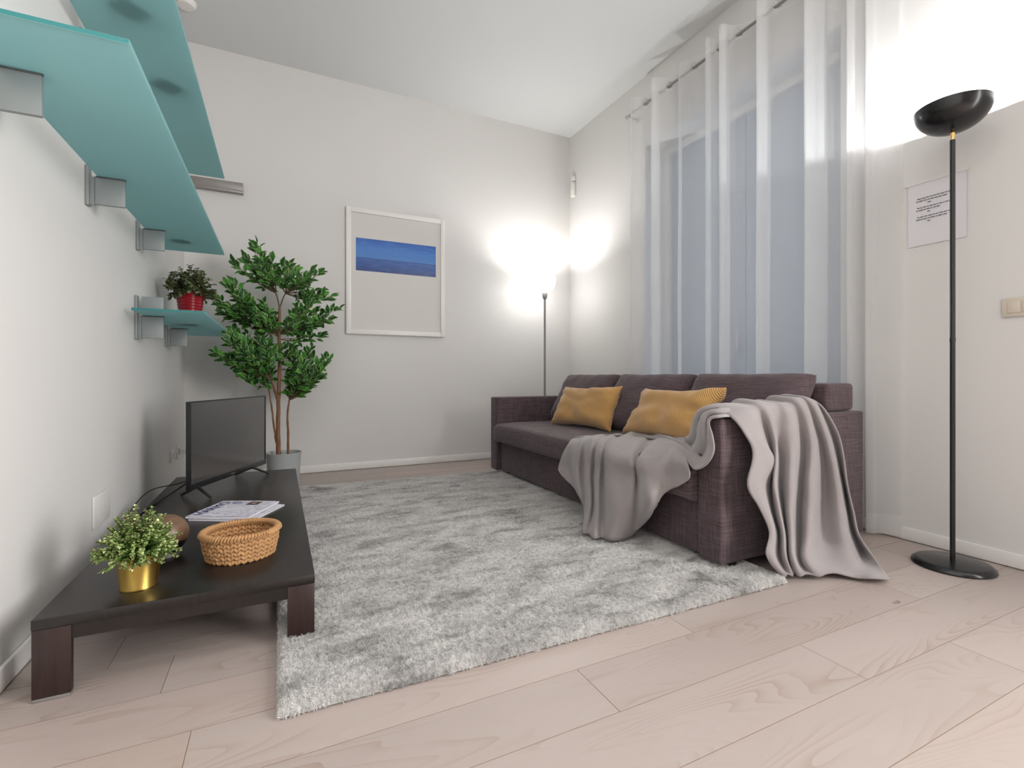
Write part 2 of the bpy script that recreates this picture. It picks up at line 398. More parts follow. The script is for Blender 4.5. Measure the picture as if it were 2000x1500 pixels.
def leaf(bm, uvl, rl, base, d, up, ln, wd, rnd, fold=0.25, droop=0.15, mi=0):
    d = d.normalized(); s = d.cross(up)
    if s.length < 0.01: s = d.cross(Vector((1, 0, 0)))
    s.normalize(); n = s.cross(d).normalized()
    prof = ((0, 0), (0.22, 0.36), (0.45, 0.5), (0.72, 0.33), (1.0, 0))
    mid = [bm.verts.new(base+d*ln*t-n*droop*ln*t*t) for t, _ in prof]
    for sg in (1, -1):
        e = [mid[0]]+[bm.verts.new(base+d*ln*t+s*sg*wd*w_-n*droop*ln*t*t+n*fold*wd*w_) for t, w_ in prof[1:-1]]+[mid[-1]]
        for i in range(4):
            vs_ = []
            for v, u in ((mid[i], 0), (e[i], 1 if e[i] is not mid[i] else 0), (e[i+1], 1 if e[i+1] is not mid[i+1] else 0), (mid[i+1], 0)):
                if v not in [q[0] for q in vs_]: vs_.append((v, u))
            if len(vs_) < 3: continue
            if sg < 0: vs_.reverse()
            f = bm.faces.new([q[0] for q in vs_]); f.material_index = mi
            for lp, (v, u) in zip(f.loops, vs_):
                lp[uvl].uv = (u, 0); lp[rl] = (rnd, rnd, rnd, 1)
def leaf_layers(bm): return bm.loops.layers.uv.new('UVMap'), bm.loops.layers.color.new('rnd')

# ================================================================== THE ROOM
random.seed(11)
bm = bmesh.new(); uvl = bm.loops.layers.uv.new('UVMap'); cl = bm.loops.layers.color.new('plank')
PW, PL, Y0 = 0.1925, 1.395, 0.961
known = {0: 0.760, 1: 1.210, -1: 1.451, -2: 1.884, 3: -0.280, 2: 0.31, -3: 0.97}
add_box(bm, XL-.1, XR+.35, YR-.1, YB+.1, -0.05, -0.0012, mat=1)
for k in range(-20, 20):
    ya, yb = Y0+k*PW, Y0+(k+1)*PW
    off = known.get(k, random.uniform(0, PL))
    j0 = math.floor((XL-.1-off)/PL)
    for j in range(j0, j0+5):
        xa, xb = off+j*PL, off+(j+1)*PL
        x0, x1 = max(xa, XL-.1)+.0008, min(xb, XR+.35)-.0008
        y0, y1 = max(ya, YR-.1)+.0008, min(yb, YB+.1)-.0008
        if x1-x0 < .01 or y1-y0 < .01: continue
        r = random.random(); ox, oy = random.uniform(0, 40), random.uniform(0, 40)
        vs_ = [bm.verts.new((x, y, 0)) for x, y in ((x0, y0), (x1, y0), (x1, y1), (x0, y1))]
        f = bm.faces.new(vs_)
        for lp in f.loops:
            lp[uvl].uv = (lp.vert.co.x+ox, lp.vert.co.y+oy); lp[cl] = (r, random.random(), 0, 1)
        for c_ in range(4):   # thin edges down to the joint
            a, b = vs_[c_], vs_[(c_+1) % 4]
            q = bm.faces.new((b, a, bm.verts.new(a.co-Vector((0, 0, .0015))), bm.verts.new(b.co-Vector((0, 0, .0015)))))
            q.material_index = 1
tag(obj('floor', bm, [M['floor'], M['gap']], smooth=0), kind='structure')
T = 0.12
tag(obj('wall_left', boxbm(XL-T, XL, YR-T, YB+T, 0, ZC), M['wall'], smooth=0), kind='structure')
tag(obj('wall_back', boxbm(XL, XR, YB, YB+T, 0, ZC), M['wall'], smooth=0), kind='structure')
tag(obj('wall_rear', boxbm(XL, XR, YR-T, YR, 0, ZC), M['taupe'], smooth=0), kind='structure')
DY0, DY1, DZ = 1.66, 3.28, 2.83
bm = bmesh.new()
add_box(bm, XR, XR+.30, YR-T, DY0, 0, ZC); add_box(bm, XR, XR+.30, DY1, YB+T, 0, ZC); add_box(bm, XR, XR+.30, DY0, DY1, DZ, ZC)
tag(obj('wall_right', bm, M['wall'], smooth=0), kind='structure')
tag(obj('ceiling', boxbm(XL-T, XR+.3, YR-T, YB+T, ZC, ZC+.1), M['ceiling'], smooth=0), kind='structure')
# the pale blue double door deep in the right wall, behind the curtain
bm = bmesh.new()
ym = (DY0+DY1)/2
for a, b in ((DY0+.06, ym-.004), (ym+.004, DY1-.06)):
    add_box(bm, XR+.24, XR+.28, a, b, .01, DZ-.06, bev=.004)
d = tag(obj('door_1', bm, M['door_panel'], loc=(XR+.26, ym, 0)), kind='structure')
bm = bmesh.new()
add_box(bm, XR+.21, XR+.29, DY0, DY0+.06, 0, DZ); add_box(bm, XR+.21, XR+.29, DY1-.06, DY1, 0, DZ); add_box(bm, XR+.21, XR+.29, DY0+.06, DY1-.06, DZ-.06, DZ)
obj('door_frame', bm, M['white_paint'], d)
obj('handle', boxbm(XR+.20, XR+.215, ym+.03, ym+.05, 1.0, 1.14, bev=.004), M['chrome'], d)
def baseboard(name, x0, x1, y0, y1):
    tag(obj(name, boxbm(x0, x1, y0, y1, .003, .066, bev=.005), M['trim']), kind='structure')
baseboard('baseboard_left', XL, XL+.013, YR, YB)
baseboard('baseboard_back', XL+.013, XR, YB-.013, YB)
bm = bmesh.new()
add_box(bm, XR-.013, XR, YR, DY0, .003, .066, bev=.005); add_box(bm, XR-.013, XR, DY1, YB-.013, .003, .066, bev=.005)
tag(obj('baseboard_right', bm, M['trim']), kind='structure')
# invented window frame, out of view, set around the side fill light
bm = bmesh.new()
for a in ((-2.52, -2.46), (-1.48, -1.42), (-.44, -.38)): add_box(bm, XR-.045, XR, a[0], a[1], .39, 2.71)
add_box(bm, XR-.045, XR, -2.46, -.44, .39, .45); add_box(bm, XR-.045, XR, -2.46, -.44, 2.65, 2.71)
tag(obj('fill_window_frame', bm, M['white_paint'], smooth=0), kind='structure')

# ================================================================== RUG
rx0, rx1, ry0, ry1 = 0.0, 1.828, 1.285, 3.82
rug = thing('rug', 'large rectangular grey rug with mottled plush pile on the floor', 'rug', ((rx0+rx1)/2, (ry0+ry1)/2, 0))
bm = bmesh.new(); nx, ny = 150, 210
def rugz(x, y):
    e = min(x-rx0, rx1-x, y-ry0, ry1-y)
    t = min(1, max(0, e/0.020)); z = .004+.024*math.sqrt(max(0, 1-(1-t)**2))
    return z+.0016*noise.noise(Vector((x*14, y*26, 0)))+.001*noise.noise(Vector((x*40, y*60, 3)))
def rpar(i, n, a, b):
    edge = [0, .0015, .004, .008, .014, .022]; m_ = len(edge)
    if i < m_: return a+edge[i]
    if i > n-m_: return b-edge[n-i]
    return a+.022+(b-a-.044)*(i-m_+1)/(n-2*m_+2)
def rskew(x, y):        # the rug does not lie perfectly square
    t = (y-ry0)/(ry1-ry0); return y+(1-t)*(.008-.016*x)+t*(.02-.06*x)
g = [[bm.verts.new((rpar(i, nx, rx0, rx1), rskew(rpar(i, nx, rx0, rx1), rpar(j, ny, ry0, ry1)), rugz(rpar(i, nx, rx0, rx1), rpar(j, ny, ry0, ry1)))) for j in range(ny+1)] for i in range(nx+1)]
for i in range(nx):
    for j in range(ny): bm.faces.new((g[i][j], g[i+1][j], g[i+1][j+1], g[i][j+1]))
pile = obj('pile', bm, [M['rug'], M['fibre']], rug, smooth=180)
pile['kind'] = 'stuff'
obj('backing', boxbm(rx0+.004, rx1-.004, ry0+.012, ry1-.10, .0005, .004), M['rug'], rug)
pm = pile.modifiers.new('fibres', 'PARTICLE_SYSTEM'); ps = pile.particle_systems[0].settings
ps.type = 'HAIR'; ps.count = 100000; ps.hair_step = 2; ps.emit_from = 'FACE'; ps.use_even_distribution = True
ps.brownian_factor = 0.0; ps.tangent_factor = 0.0; ps.hair_length = 0.0042; ps.factor_random = 0.0014
ps.child_type = 'INTERPOLATED'; ps.rendered_child_count = 16; ps.child_percent = 0
ps.roughness_2 = 0.004; ps.roughness_endpoint = 0.004; ps.material = 2; ps.root_radius = 0.9; ps.tip_radius = 0.5; ps.radius_scale = 0.0009

# ================================================================== TV TABLE
TT = 0.2115; tx0, tx1, ty0, ty1 = -.566, .101, 1.628, 3.56
tb = thing('low_table', 'long low dark brown wooden table along the left wall carrying the television', 'table', ((tx0+tx1)/2, (ty0+ty1)/2, 0))
obj('tabletop', boxbm(tx0, tx1, ty0, ty1, TT-.027, TT, bev=.002), M['wenge'], tb)
bm = bmesh.new()
add_box(bm, tx0+.079, tx1-.078, ty0+.006, ty0+.026, TT-.065, TT-.0275); add_box(bm, tx0+.079, tx1-.078, ty1-.026, ty1-.006, TT-.065, TT-.0275)
add_box(bm, tx0+.006, tx0+.026, ty0+.079, ty1-.079, TT-.065, TT-.0275); add_box(bm, tx1-.026, tx1-.006, ty0+.079, ty1-.079, TT-.065, TT-.0275)
obj('apron', bm, M['wenge'], tb)
for xa, xb in ((tx0+.001, tx0+.079), (tx1-.078, tx1-.001)):
    for ya, yb in ((ty0+.001, ty0+.079), (ty1-.079, ty1-.001)):
        zl = .009 if xa < -.3 else .023
        bm = bmesh.new(); fr_ = (ya, ya+.019) if ya < 2.5 else (yb-.019, yb); sd_ = (xa, xa+.019) if xa < -.3 else (xb-.019, xb)
        add_box(bm, xa, xb, fr_[0], fr_[1], zl, TT-.0275, bev=.0015)
        add_box(bm, sd_[0], sd_[1], *((ya+.0195, yb) if ya < 2.5 else (ya, yb-.0195)), zl, TT-.0275, bev=.0015)
        lg = obj('leg', bm, M['wenge_leg'], tb)
        if xa < -.3: obj('foot_plate', boxbm(xa+.001, xb-.001, fr_[0]-.001, fr_[1]+.001, .0, .0088, bev=.001), M['lamp_grey'], lg)

# ================================================================== TELEVISION
s0 = Vector((-.402, 2.879, 0)); dd = Vector((.4286, .9035, 0)).normalized(); nn = Vector((dd.y, -dd.x, 0))
tvm = Matrix(((dd.x, nn.x, 0, s0.x), (dd.y, nn.y, 0, s0.y), (0, 0, 1, 0), (0, 0, 0, 1)))   # local: x along screen, y toward viewer, z up
TW, TZ0, TZ1 = .753, .256, .702
tv = thing('television', 'flat black television on splayed feet standing at an angle on the low table', 'television', (-.24, 3.21, TT))
bm = bmesh.new()
add_box(bm, 0, TW, -.022, -.004, TZ0, TZ1, bev=.003, mx=tvm)
add_box(bm, .06, TW-.06, -.055, -.022, TZ0+.02, TZ0+.27, bev=.012, mx=tvm)
obj('casing', bm, M['black_plastic'], tv)
bm = bmesh.new()
add_box(bm, 0, .009, -.005, .002, TZ0, TZ1, bev=.001, mx=tvm); add_box(bm, TW-.009, TW, -.005, .002, TZ0, TZ1, bev=.001, mx=tvm)
add_box(bm, .009, TW-.009, -.005, .002, TZ0, TZ0+.030, bev=.001, mx=tvm); add_box(bm, .009, TW-.009, -.005, .002, TZ1-.005, TZ1, bev=.001, mx=tvm)
obj('bezel', bm, M['black_plastic'], tv)
obj('screen', boxbm(.009, TW-.009, -.0045, -.001, TZ0+.030, TZ1-.005, mx=tvm), M['screen'], tv, smooth=0)
for s_, f1, f2 in ((.07, (-.455, 2.985), (-.312, 2.865)), (.60, (-.245, 3.455), (-.056, 3.405))):
    bm = bmesh.new(); ap = tvm @ Vector((s_, -.008, TZ0+.006))
    for f_ in (f1, f2):
        add_tube(bm, [ap, ap.lerp(Vector((f_[0], f_[1], TT+.006)), .92)-Vector((0, 0, .0)), Vector((f_[0], f_[1], TT+.006))], [.008, .0065, .006], n=6)
    obj('stand_foot', bm, M['black_plastic'], tv)
obj('maker_plate', boxbm(TW/2-.02, TW/2+.02, .002, .0028, TZ0+.010, TZ0+.018, mx=tvm), M['chrome'], tv)
def single(name, bm, mat, label, cat, loc, group=None, smooth=35):
    o = obj(name, bm, mat, None, loc, smooth); return tag(o, label, cat, group)
bm = bmesh.new()
add_tube(bm, catmull([(-.39, 3.05, .30), (-.45, 3.02, .26), (-.52, 2.93, .220), (-.555, 2.75, .216), (-.558, 2.5, .216), (-.555, 2.3, .216)], 8), .004)
add_tube(bm, catmull([(-.40, 3.2, .27), (-.50, 3.22, .235), (-.59, 3.0, .25), (-.62, 2.75, .20), (-.62, 2.55, .12)], 8), .0028)
single('power_cable', bm, M['black_plastic'], 'thin black cable trailing from the television along the wall side of the table', 'cable', (-.45, 3.0, TT))

# ================================================================== SHELVES
def glass_shelf(name, label, x1, y0, y1, z, ys, up_h, low_h):
    xs0 = XL+.036
    r = thing(name, label, 'shelf', ((xs0+x1)/2, (y0+y1)/2, z))
    p = obj('glass_panel', boxbm(xs0, x1, y0, y1, z, z+.012, bev=.0008, seg=1), [M['glass'], M['glass_edge']], r)
    for f in p.data.polygons:
        if abs(f.normal.y) > .9 and f.center.y < 0: f.material_index = 1
        if abs(f.normal.x) > .9 and f.center.x > 0: f.material_index = 0
    for y in ys:
        b = obj('bracket', boxbm(XL+.030, XL+.122, y, y+.016, z-low_h, z-.0015, bev=.002), M['alu'], r)
        obj('wall_rail', boxbm(XL+.001, XL+.012, y-.004, y+.03, z-low_h-.006, z+up_h+.004, bev=.002), M['alu'], b)
        obj('groove_strip', boxbm(XL+.012, XL+.030, y+.006, y+.016, z-low_h-.002, z-.002, bev=.001), M['alu'], b)
        obj('upper_plate', boxbm(XL+.030, XL+.122, y, y+.016, z+.0135, z+up_h, bev=.002), M['alu'], b)
        obj('clamp_lip', boxbm(XL+.032, XL+.126, y-.003, y+.004, z-.006, z-.001, bev=.001), M['alu_dark'], b)
    return r
glass_shelf('glass_shelf', 'lower of the two long frosted teal glass shelves high on the left wall', -.312, 1.392, 3.555, 1.598, (1.622, 2.360, 3.085), .0137+.02, .108)
glass_shelf('glass_shelf', 'topmost long frosted teal glass shelf, running out of the top of the picture', -.312, 1.392, 3.555, 2.082, (1.60, 2.30, 3.06), .0137+.02, .108)
glass_shelf('glass_shelf', 'short frosted teal glass shelf holding the red plant pot', -.332, 2.835, 4.42, 1.143, (3.058, 3.785), .098, .117)
def hollow(label, cx, cy, z, s, rot):
    bm = bmesh.new(); mx = Matrix.Translation((cx, cy, z)) @ Matrix.Rotation(rot, 4, 'Z')
    add_box(bm, -s, s, -s, -s+.012, 0, .13, mx=mx); add_box(bm, -s, s, s-.012, s, 0, .13, mx=mx)
    add_box(bm, -s, -s+.012, -s+.012, s-.012, 0, .13, mx=mx); add_box(bm, s-.012, s, -s+.012, s-.012, 0, .13, mx=mx)
    single('square_holder', bm, M['black_plastic'], label, 'holder', (cx, cy, z), 'square holders on the top glass shelf', smooth=0)
hollow('dark hollow square holder at the picture top, a blurred shape through the top glass shelf', -.463, 2.055, 2.0945, .045, .75)
hollow('dark hollow square holder lower in the picture, a blurred shape through the top glass shelf', -.437, 2.530, 2.0945, .045, .75)
bm = bmesh.new(); add_lathe(bm, [(.0, 0), (.045, 0), (.05, .012), (.047, .012), (.0, .004)], (-.50, 3.30, 1.6105), 24)
single('small_dish', bm, M['black_plastic'], 'small round dish seen as a faint oval shadow through the lower long glass shelf', 'dish', (-.50, 3.30, 1.6105))
bm = bmesh.new(); add_box(bm, -.62, -.261, YB-.045, YB-.001, 2.325, 2.385, bev=.002); add_box(bm, -.62, -.261, YB-.052, YB-.001, 2.300, 2.324, bev=.002)
single('wall_rail', bm, M['rail'], 'short grey metal rail fixed level on the back wall beyond the top shelf', 'rail', (-.44, YB-.02, 2.30))
bm = bmesh.new(); add_lathe(bm, [(.0, -.035), (.05, -.033), (.062, -.02), (.065, -.001), (.0, -.001)], (-.585, 4.02, ZC), 24)
single('ceiling_sensor', bm, M['socket_white'], 'small white round fitting on the ceiling just beyond the top glass shelf', 'sensor', (-.585, 4.02, ZC))

# ================================================================== POTTED PLANTS
def stems_and_leaves(root, c, n, R, hh, z0, ls, lw, mat, seed, lps, spread=1.0, rim=None, rb=.3, flat=0.3, tipbias=False):
    rnd = random.Random(seed)
    bs = bmesh.new(); bl = bmesh.new(); uvl, rl = leaf_layers(bl)
    for i in range(n):
        a = rnd.uniform(0, 2*PI); e = math.acos(1-rnd.random()*.98)*spread   # polar angle from up
        dirv = Vector((math.sin(e)*math.cos(a), math.sin(e)*math.sin(a), math.cos(e)*hh/R+.12))
        lenf = rnd.uniform(.62, 1.0)
        b0 = Vector((c[0]+rb*R*math.cos(a)*rnd.random(), c[1]+rb*R*math.sin(a)*rnd.random(), z0))
        tip = b0.lerp(Vector((c[0], c[1], z0))+dirv*R*lenf, 1.0)
        midp = b0.lerp(tip, .5)+Vector((0, 0, .10*R))
        if tip.x < XL+.03: tip.x = XL+.03
        pts = catmull([b0, midp, tip], 5)
        add_tube(bs, pts, [.0018]*len(pts), n=4, cap=False)
        for k in range(lps):
            t = .35+.65*(k+rnd.random()*.5)/lps; q = pts[min(len(pts)-2, int(t*(len(pts)-1)))]
            nx_ = pts[min(len(pts)-1, int(t*(len(pts)-1))+1)]; q = q.lerp(nx_, rnd.random())
            ax = (nx_-pts[max(0, int(t*(len(pts)-1))-1)]).normalized()
            th = rnd.uniform(0, 2*PI); s = ax.orthogonal().normalized(); s2 = ax.cross(s)
            dv = (s*math.cos(th)+s2*math.sin(th))*rnd.uniform(.7, 1.1)+ax*rnd.uniform(.2, .9)
            f = rnd.uniform(.7, 1.15)
            col = rnd.random()
            if tipbias: col = max(0, min(1, (t-.35)/.65*.9*rnd.uniform(.3, 1.25)))
            leaf(bl, uvl, rl, q, dv, Vector((rnd.uniform(-.3, .3), rnd.uniform(-.3, .3), 1)), ls*f, lw*f, col, fold=flat)
    obj('stems', bs, M['twig'], root)
    obj('foliage', bl, mat, root, smooth=180)
# gold pot on the table
gx, gy = -.372, 1.760
gp = thing('potted_plant', 'bushy plant with pale tipped leaves in a shiny gold pot on the table', 'plant', (gx, gy, TT+.0005), 'small potted plants')
bm = bmesh.new(); add_lathe(bm, [(.0, .002), (.043, .002), (.0455, .0), (.0465, .002), (.0455, .005), (.0545, .098), (.0555, .100), (.0535, .100), (.046, .012), (.0, .012)], (gx, gy, TT+.0005), 56)
obj('pot', bm, M['pot_gold'], gp, smooth=50)
bm = bmesh.new(); add_lathe(bm, [(.0, .086), (.053, .086), (.053, .080), (.0, .080)], (gx, gy, TT), 32); obj('soil', bm, M['soil'], gp)
stems_and_leaves(gp, (gx, gy), 300, .109, .138, TT+.088, .0095, .0070, M['bright'], 5, 34, 1.12, rb=.35, tipbias=True)
# red ribbed pot on the short shelf
px_, py_, pz_ = -.487, 3.50, 1.1555
rp = thing('potted_plant', 'dark dusty green plant in a ribbed red pot on the short glass shelf', 'plant', (px_, py_, pz_), 'small potted plants')
prof = [(.0, .002), (.05, .0)]
for i in range(49):
    t = i/48; prof.append((.052+.024*t+.0022*math.cos(t*2*PI*11), .003+.184*t))
prof += [(.072, .186), (.070, .15), (.0, .15)]
bm = bmesh.new(); add_lathe(bm, prof, (px_, py_, pz_), 48); obj('pot', bm, M['pot_red'], rp, smooth=60)
bm = bmesh.new(); add_lathe(bm, [(.0, .172), (.071, .172), (.071, .165), (.0, .165)], (px_, py_, pz_), 32); obj('soil', bm, M['soil'], rp)
stems_and_leaves(rp, (px_, py_), 120, .150, .175, pz_+.165, .022, .021, M['dusty'], 8, 15, 1.15, rb=.4)

# ================================================================== FICUS TREE
fx, fy = .020, 3.97
fic = thing('ficus_tree', 'tall leafy artificial ficus tree in a pale grey pot beyond the table', 'plant', (fx+.012, fy, 0))
bm = bmesh.new(); add_lathe(bm, [(.0, .001), (.098, .001), (.103, .006), (.120, .262), (.122, .266), (.119, .268), (.1165, .262), (.112, .19), (.0, .19)], (fx+.012, fy, 0), 56)
obj('pot', bm, M['pot_grey'], fic, smooth=40)
bm = bmesh.new(); add_lathe(bm, [(.0, .236), (.06, .238), (.1135, .232), (.1135, .215), (.0, .215)], (fx+.012, fy, 0), 40); obj('soil', bm, M['soil'], fic)
def fp(u, v, dy=0.0):      # sketch units of the tree -> metres
    return Vector(((u-545)*.00358+.004, fy+dy, .262+(888-v)*.003775))
rn = random.Random(21)
def stem(pts, r0, r1, name='trunk'):
    P = catmull(pts, 6); n = len(P); bm = bmesh.new()
    P = [p+Vector((rn.uniform(-1, 1), rn.uniform(-1, 1), 0))*.0012 for p in P]
    add_tube(bm, P, [r0+(r1-r0)*i/(n-1)+rn.uniform(-.0006, .0008) for i in range(n)], n=10)
    obj(name, bm, M['bark'], fic, smooth=60)
stem([fp(543, 898), fp(542, 840), fp(543, 780), fp(545, 720), fp(544, 660), fp(545, 604)], .0165, .0085)
stem([fp(539, 868), fp(534, 830), fp(529, 790), fp(524, 758, .02)], .0075, .005)
stem([fp(561, 898, .02), fp(561, 850, .02), fp(560, 812, .02), fp(563, 785, .02)], .009, .006)
stem([fp(543, 788), fp(536, 765, -.02), fp(530, 745, -.05)], .010, .007)
bt = bmesh.new(); bl = bmesh.new(); uvl, rl = leaf_layers(bl)
fork, base_, third, sec, lft = fp(545, 604), fp(544, 700), fp(563, 785, .02), fp(524, 758, .02), fp(530, 745, -.05)
twigs = []
def tw(a, u, v, dy, n=1, s=20):
    for _ in range(int(n*1.5+.5)): twigs.append((a, fp(u+rn.uniform(-s, s), v+rn.uniform(-s, s), dy+rn.uniform(-.09, .09))))
f1, f2 = fp(538, 576, -.02), fp(556, 574, .02)
for a, b in ((fork, f1), (fork, f2)): add_tube(bt, catmull([a, a.lerp(b, .6)+Vector((0, 0, .01)), b], 5), .005, n=6)
# crown: start, sketch-u, sketch-v, depth, count, scatter
for a, u, v, dy, n, s in (
    (f1, 499, 490, -.04, 3, 7), (f1, 484, 508, .05, 2, 7), (f1, 466, 528, -.05, 2, 6), (f1, 505, 530, .1, 2, 12), (f1, 536, 514, .0, 2, 7), (f1, 520, 545, -.12, 2, 12),
    (f2, 568, 520, .02, 3, 8), (f2, 575, 545, .12, 3, 10), (f2, 552, 540, -.1, 2, 10), (f2, 595, 540, -.05, 2, 9), (f2, 628, 524, -.02, 2, 6), (f2, 612, 560, .08, 3, 10), (f2, 640, 577, .0, 3, 7),
    (fp(545, 650), 655, 604, .02, 2, 7), (fp(545, 650), 640, 622, -.06, 3, 9), (fp(545, 655), 608, 600, -.1, 4, 12), (fp(545, 655), 600, 630, .1, 4, 13), (fp(545, 655), 580, 640, -.04, 3, 12), (fp(545, 655), 588, 610, .02, 3, 13), (fp(546, 665), 625, 660, .0, 2, 8),
    (fp(544, 655), 428, 592, .02, 2, 6), (fp(544, 655), 460, 566, -.03, 3, 10), (fp(544, 655), 445, 614, .08, 3, 8), (fp(544, 655), 475, 590, -.1, 4, 14), (fp(544, 655), 487, 618, .02, 5, 14), (fp(544, 660), 515, 600, .05, 3, 10), (fp(544, 660), 510, 630, -.08, 4, 12),
    (lft, 430, 694, .0, 2, 6), (lft, 448, 668, -.08, 3, 9), (lft, 462, 655, .08, 3, 10), (lft, 480, 680, -.06, 4, 12), (lft, 500, 660, .08, 4, 13), (lft, 455, 705, .05, 3, 8), (lft, 476, 722, -.03, 4, 10), (lft, 505, 700, -.08, 4, 12), (lft, 520, 680, -.1, 4, 12),
    (sec, 488, 742, .0, 3, 8), (sec, 510, 740, -.05, 3, 8), (sec, 518, 722, .06, 3, 9),
    (third, 600, 755, .0, 2, 7), (third, 585, 765, .05, 2, 7), (third, 640, 700, .0, 2, 7), (third, 625, 715, -.05, 3, 8), (third, 608, 690, .06, 4, 12), (third, 590, 720, -.06, 4, 12), (third, 575, 740, .04, 4, 9), (third, 570, 695, .0, 4, 10), (third, 618, 735, .03, 3, 8), (fp(544, 720), 560, 680, -.1, 3, 12)):
    tw(a, u, v, dy, n, s)
for a, tip in twigs:
    L_ = (tip-a).length
    m1 = a.lerp(tip, .45)+Vector((rn.uniform(-.02, .02), rn.uniform(-.02, .02), -.02*L_/.3+rn.uniform(-.01, .02)))
    P = catmull([a, m1, tip], 10)
    add_tube(bt, P, [.0026-.0018*i/(len(P)-1) for i in range(len(P))], n=5, cap=False)
    n_l = 11
    for k in range(n_l):
        back = k*.019+rn.uniform(0, .008)                      # distance back from the tip
        if back > L_*.72: break
        t = 1-back/L_; q = P[int(t*(len(P)-1))].copy(); ax = (P[min(len(P)-1, int(t*(len(P)-1))+1)]-P[max(0, int(t*(len(P)-1))-1)]).normalized()
        q = a.lerp(tip, t)*.0+P[int(t*(len(P)-1))].lerp(P[min(len(P)-1, int(t*(len(P)-1))+1)], rn.random())
        side = Vector((rn.uniform(-1, 1), rn.uniform(-.8, .8), rn.uniform(-.5, .9)))
        dv = ax*(1.0 if k < 2 else .45)+side*.75
        pet = q+dv.normalized()*.010
        add_tube(bt, [q, pet], .0008, n=3, cap=False)
        f = rn.uniform(.8, 1.2)
        leaf(bl, uvl, rl, pet, dv, Vector((rn.uniform(-.6, .6), -.75+rn.uniform(-.5, .5), .6)), .062*f, .036*f, rn.random()**1.1, fold=.28, droop=.22)
obj('twigs', bt, M['twig'], fic, smooth=60)
obj('foliage', bl, M['ficus'], fic, smooth=180)

# ================================================================== SPHERE, BASKET, MAGAZINES
cx, cy = -.350, 2.022
sp = thing('decorative_sphere', 'two-tone brown and black ball on a thin ring behind the gold pot', 'ornament', (cx, cy, TT+.0005))
bm = bmesh.new(); bmesh.ops.create_uvsphere(bm, u_segments=48, v_segments=32, radius=.066, matrix=Matrix.Translation((cx, cy, TT+.074)))
obj('ball', bm, M['sphere'], sp, smooth=180)
bm = bmesh.new(); add_lathe(bm, [(.034, .0005), (.037, .0005), (.037, .016), (.034, .016), (.034, .0005)], (cx, cy, TT), 40); obj('ring_base', bm, M['lamp_grey'], sp)

bx_, by_, ba, bb, bh = -.118, 1.912, .113, .103, .088
bk = thing('woven_basket', 'small round basket of chunky woven golden seagrass on the table', 'basket', (bx_, by_, TT+.0005))
def rope(bm, pts, r, tw=2.0, strands=3, n=6):
    P = [Vector(p) for p in pts]
    for s in range(strands):
        Q = []
        acc = 0
        for i, p in enumerate(P):
            d_ = (P[min(i+1, len(P)-1)]-P[max(i-1, 0)]).normalized(); a = d_.orthogonal().normalized(); b = d_.cross(a)
            if i: acc += (P[i]-P[i-1]).length
            ph = acc/r*tw/2+2*PI*s/strands
            Q.append(p+(a*math.cos(ph)+b*math.sin(ph))*r*.55)
        add_tube(bm, Q, r*.62, n=n)
bm = bmesh.new(); rb_ = random.Random(4)
def blob(bm, c, ax, ln, r, nseg=6):
    """a fat short straw stitch"""
    ax = ax.normalized(); pts = []; rr = []
    for i in range(nseg+1):
        t = i/nseg; pts.append(c+ax*ln*(t-.5)); rr.append(r*(.28+.72*math.sin(PI*t)**.6))
    add_tube(bm, pts, rr, n=7)
ncol, nrow = 34, 6
for i in range(ncol):
    a = 2*PI*i/ncol
    for j in range(nrow):
        z = TT+.009+j*(bh-.012)/(nrow-1)*.92
        k = .90+.10*(j/(nrow-1))+.02*math.sin(PI*j/(nrow-1))
        for q in (0, 1):
            aa = a+(q*.5)*2*PI/ncol
            c_ = Vector((bx_+ba*k*math.cos(aa), by_+bb*k*math.sin(aa), z+rb_.uniform(-.001, .001)))
            tan = Vector((-math.sin(aa), math.cos(aa), 0)); rad = Vector((math.cos(aa), math.sin(aa), 0))
            dv = Vector((0, 0, 1))+tan*(.75 if q else -.75)+rad*rb_.uniform(-.25, .25)
            blob(bm, c_+rad*rb_.uniform(-.0015, .002), dv, .0215, .0064)
obj('woven_wall', bm, M['seagrass'], bk, smooth=60)
bm = bmesh.new(); nr = 78
for i in range(nr):
    a = 2*PI*i/nr; rad = Vector((math.cos(a), math.sin(a), 0)); tan = Vector((-math.sin(a), math.cos(a), 0))
    c0 = Vector((bx_+(ba+.002)*math.cos(a), by_+(bb+.002)*math.sin(a), TT+bh-.002))
    P = []
    for k in range(9):
        t = 2*PI*k/8*.80-.3; P.append(c0+rad*math.cos(t)*.0085+Vector((0, 0, 1))*math.sin(t)*.0085+tan*(k/8-.5)*.012)
    add_tube(bm, P, .0046+rb_.uniform(-.0005, .0007), n=6)
obj('rim', bm, M['seagrass'], bk, smooth=60)
bm = bmesh.new()
for k in range(8):
    r = .008+.0125*k; P = [Vector((bx_+r*ba/.11*math.cos(2*PI*i/40), by_+r*bb/.11*math.sin(2*PI*i/40), TT+.0075)) for i in range(41)]
    add_tube(bm, P, .0068, n=6, cap=False)
obj('bottom', bm, M['seagrass'], bk, smooth=60)

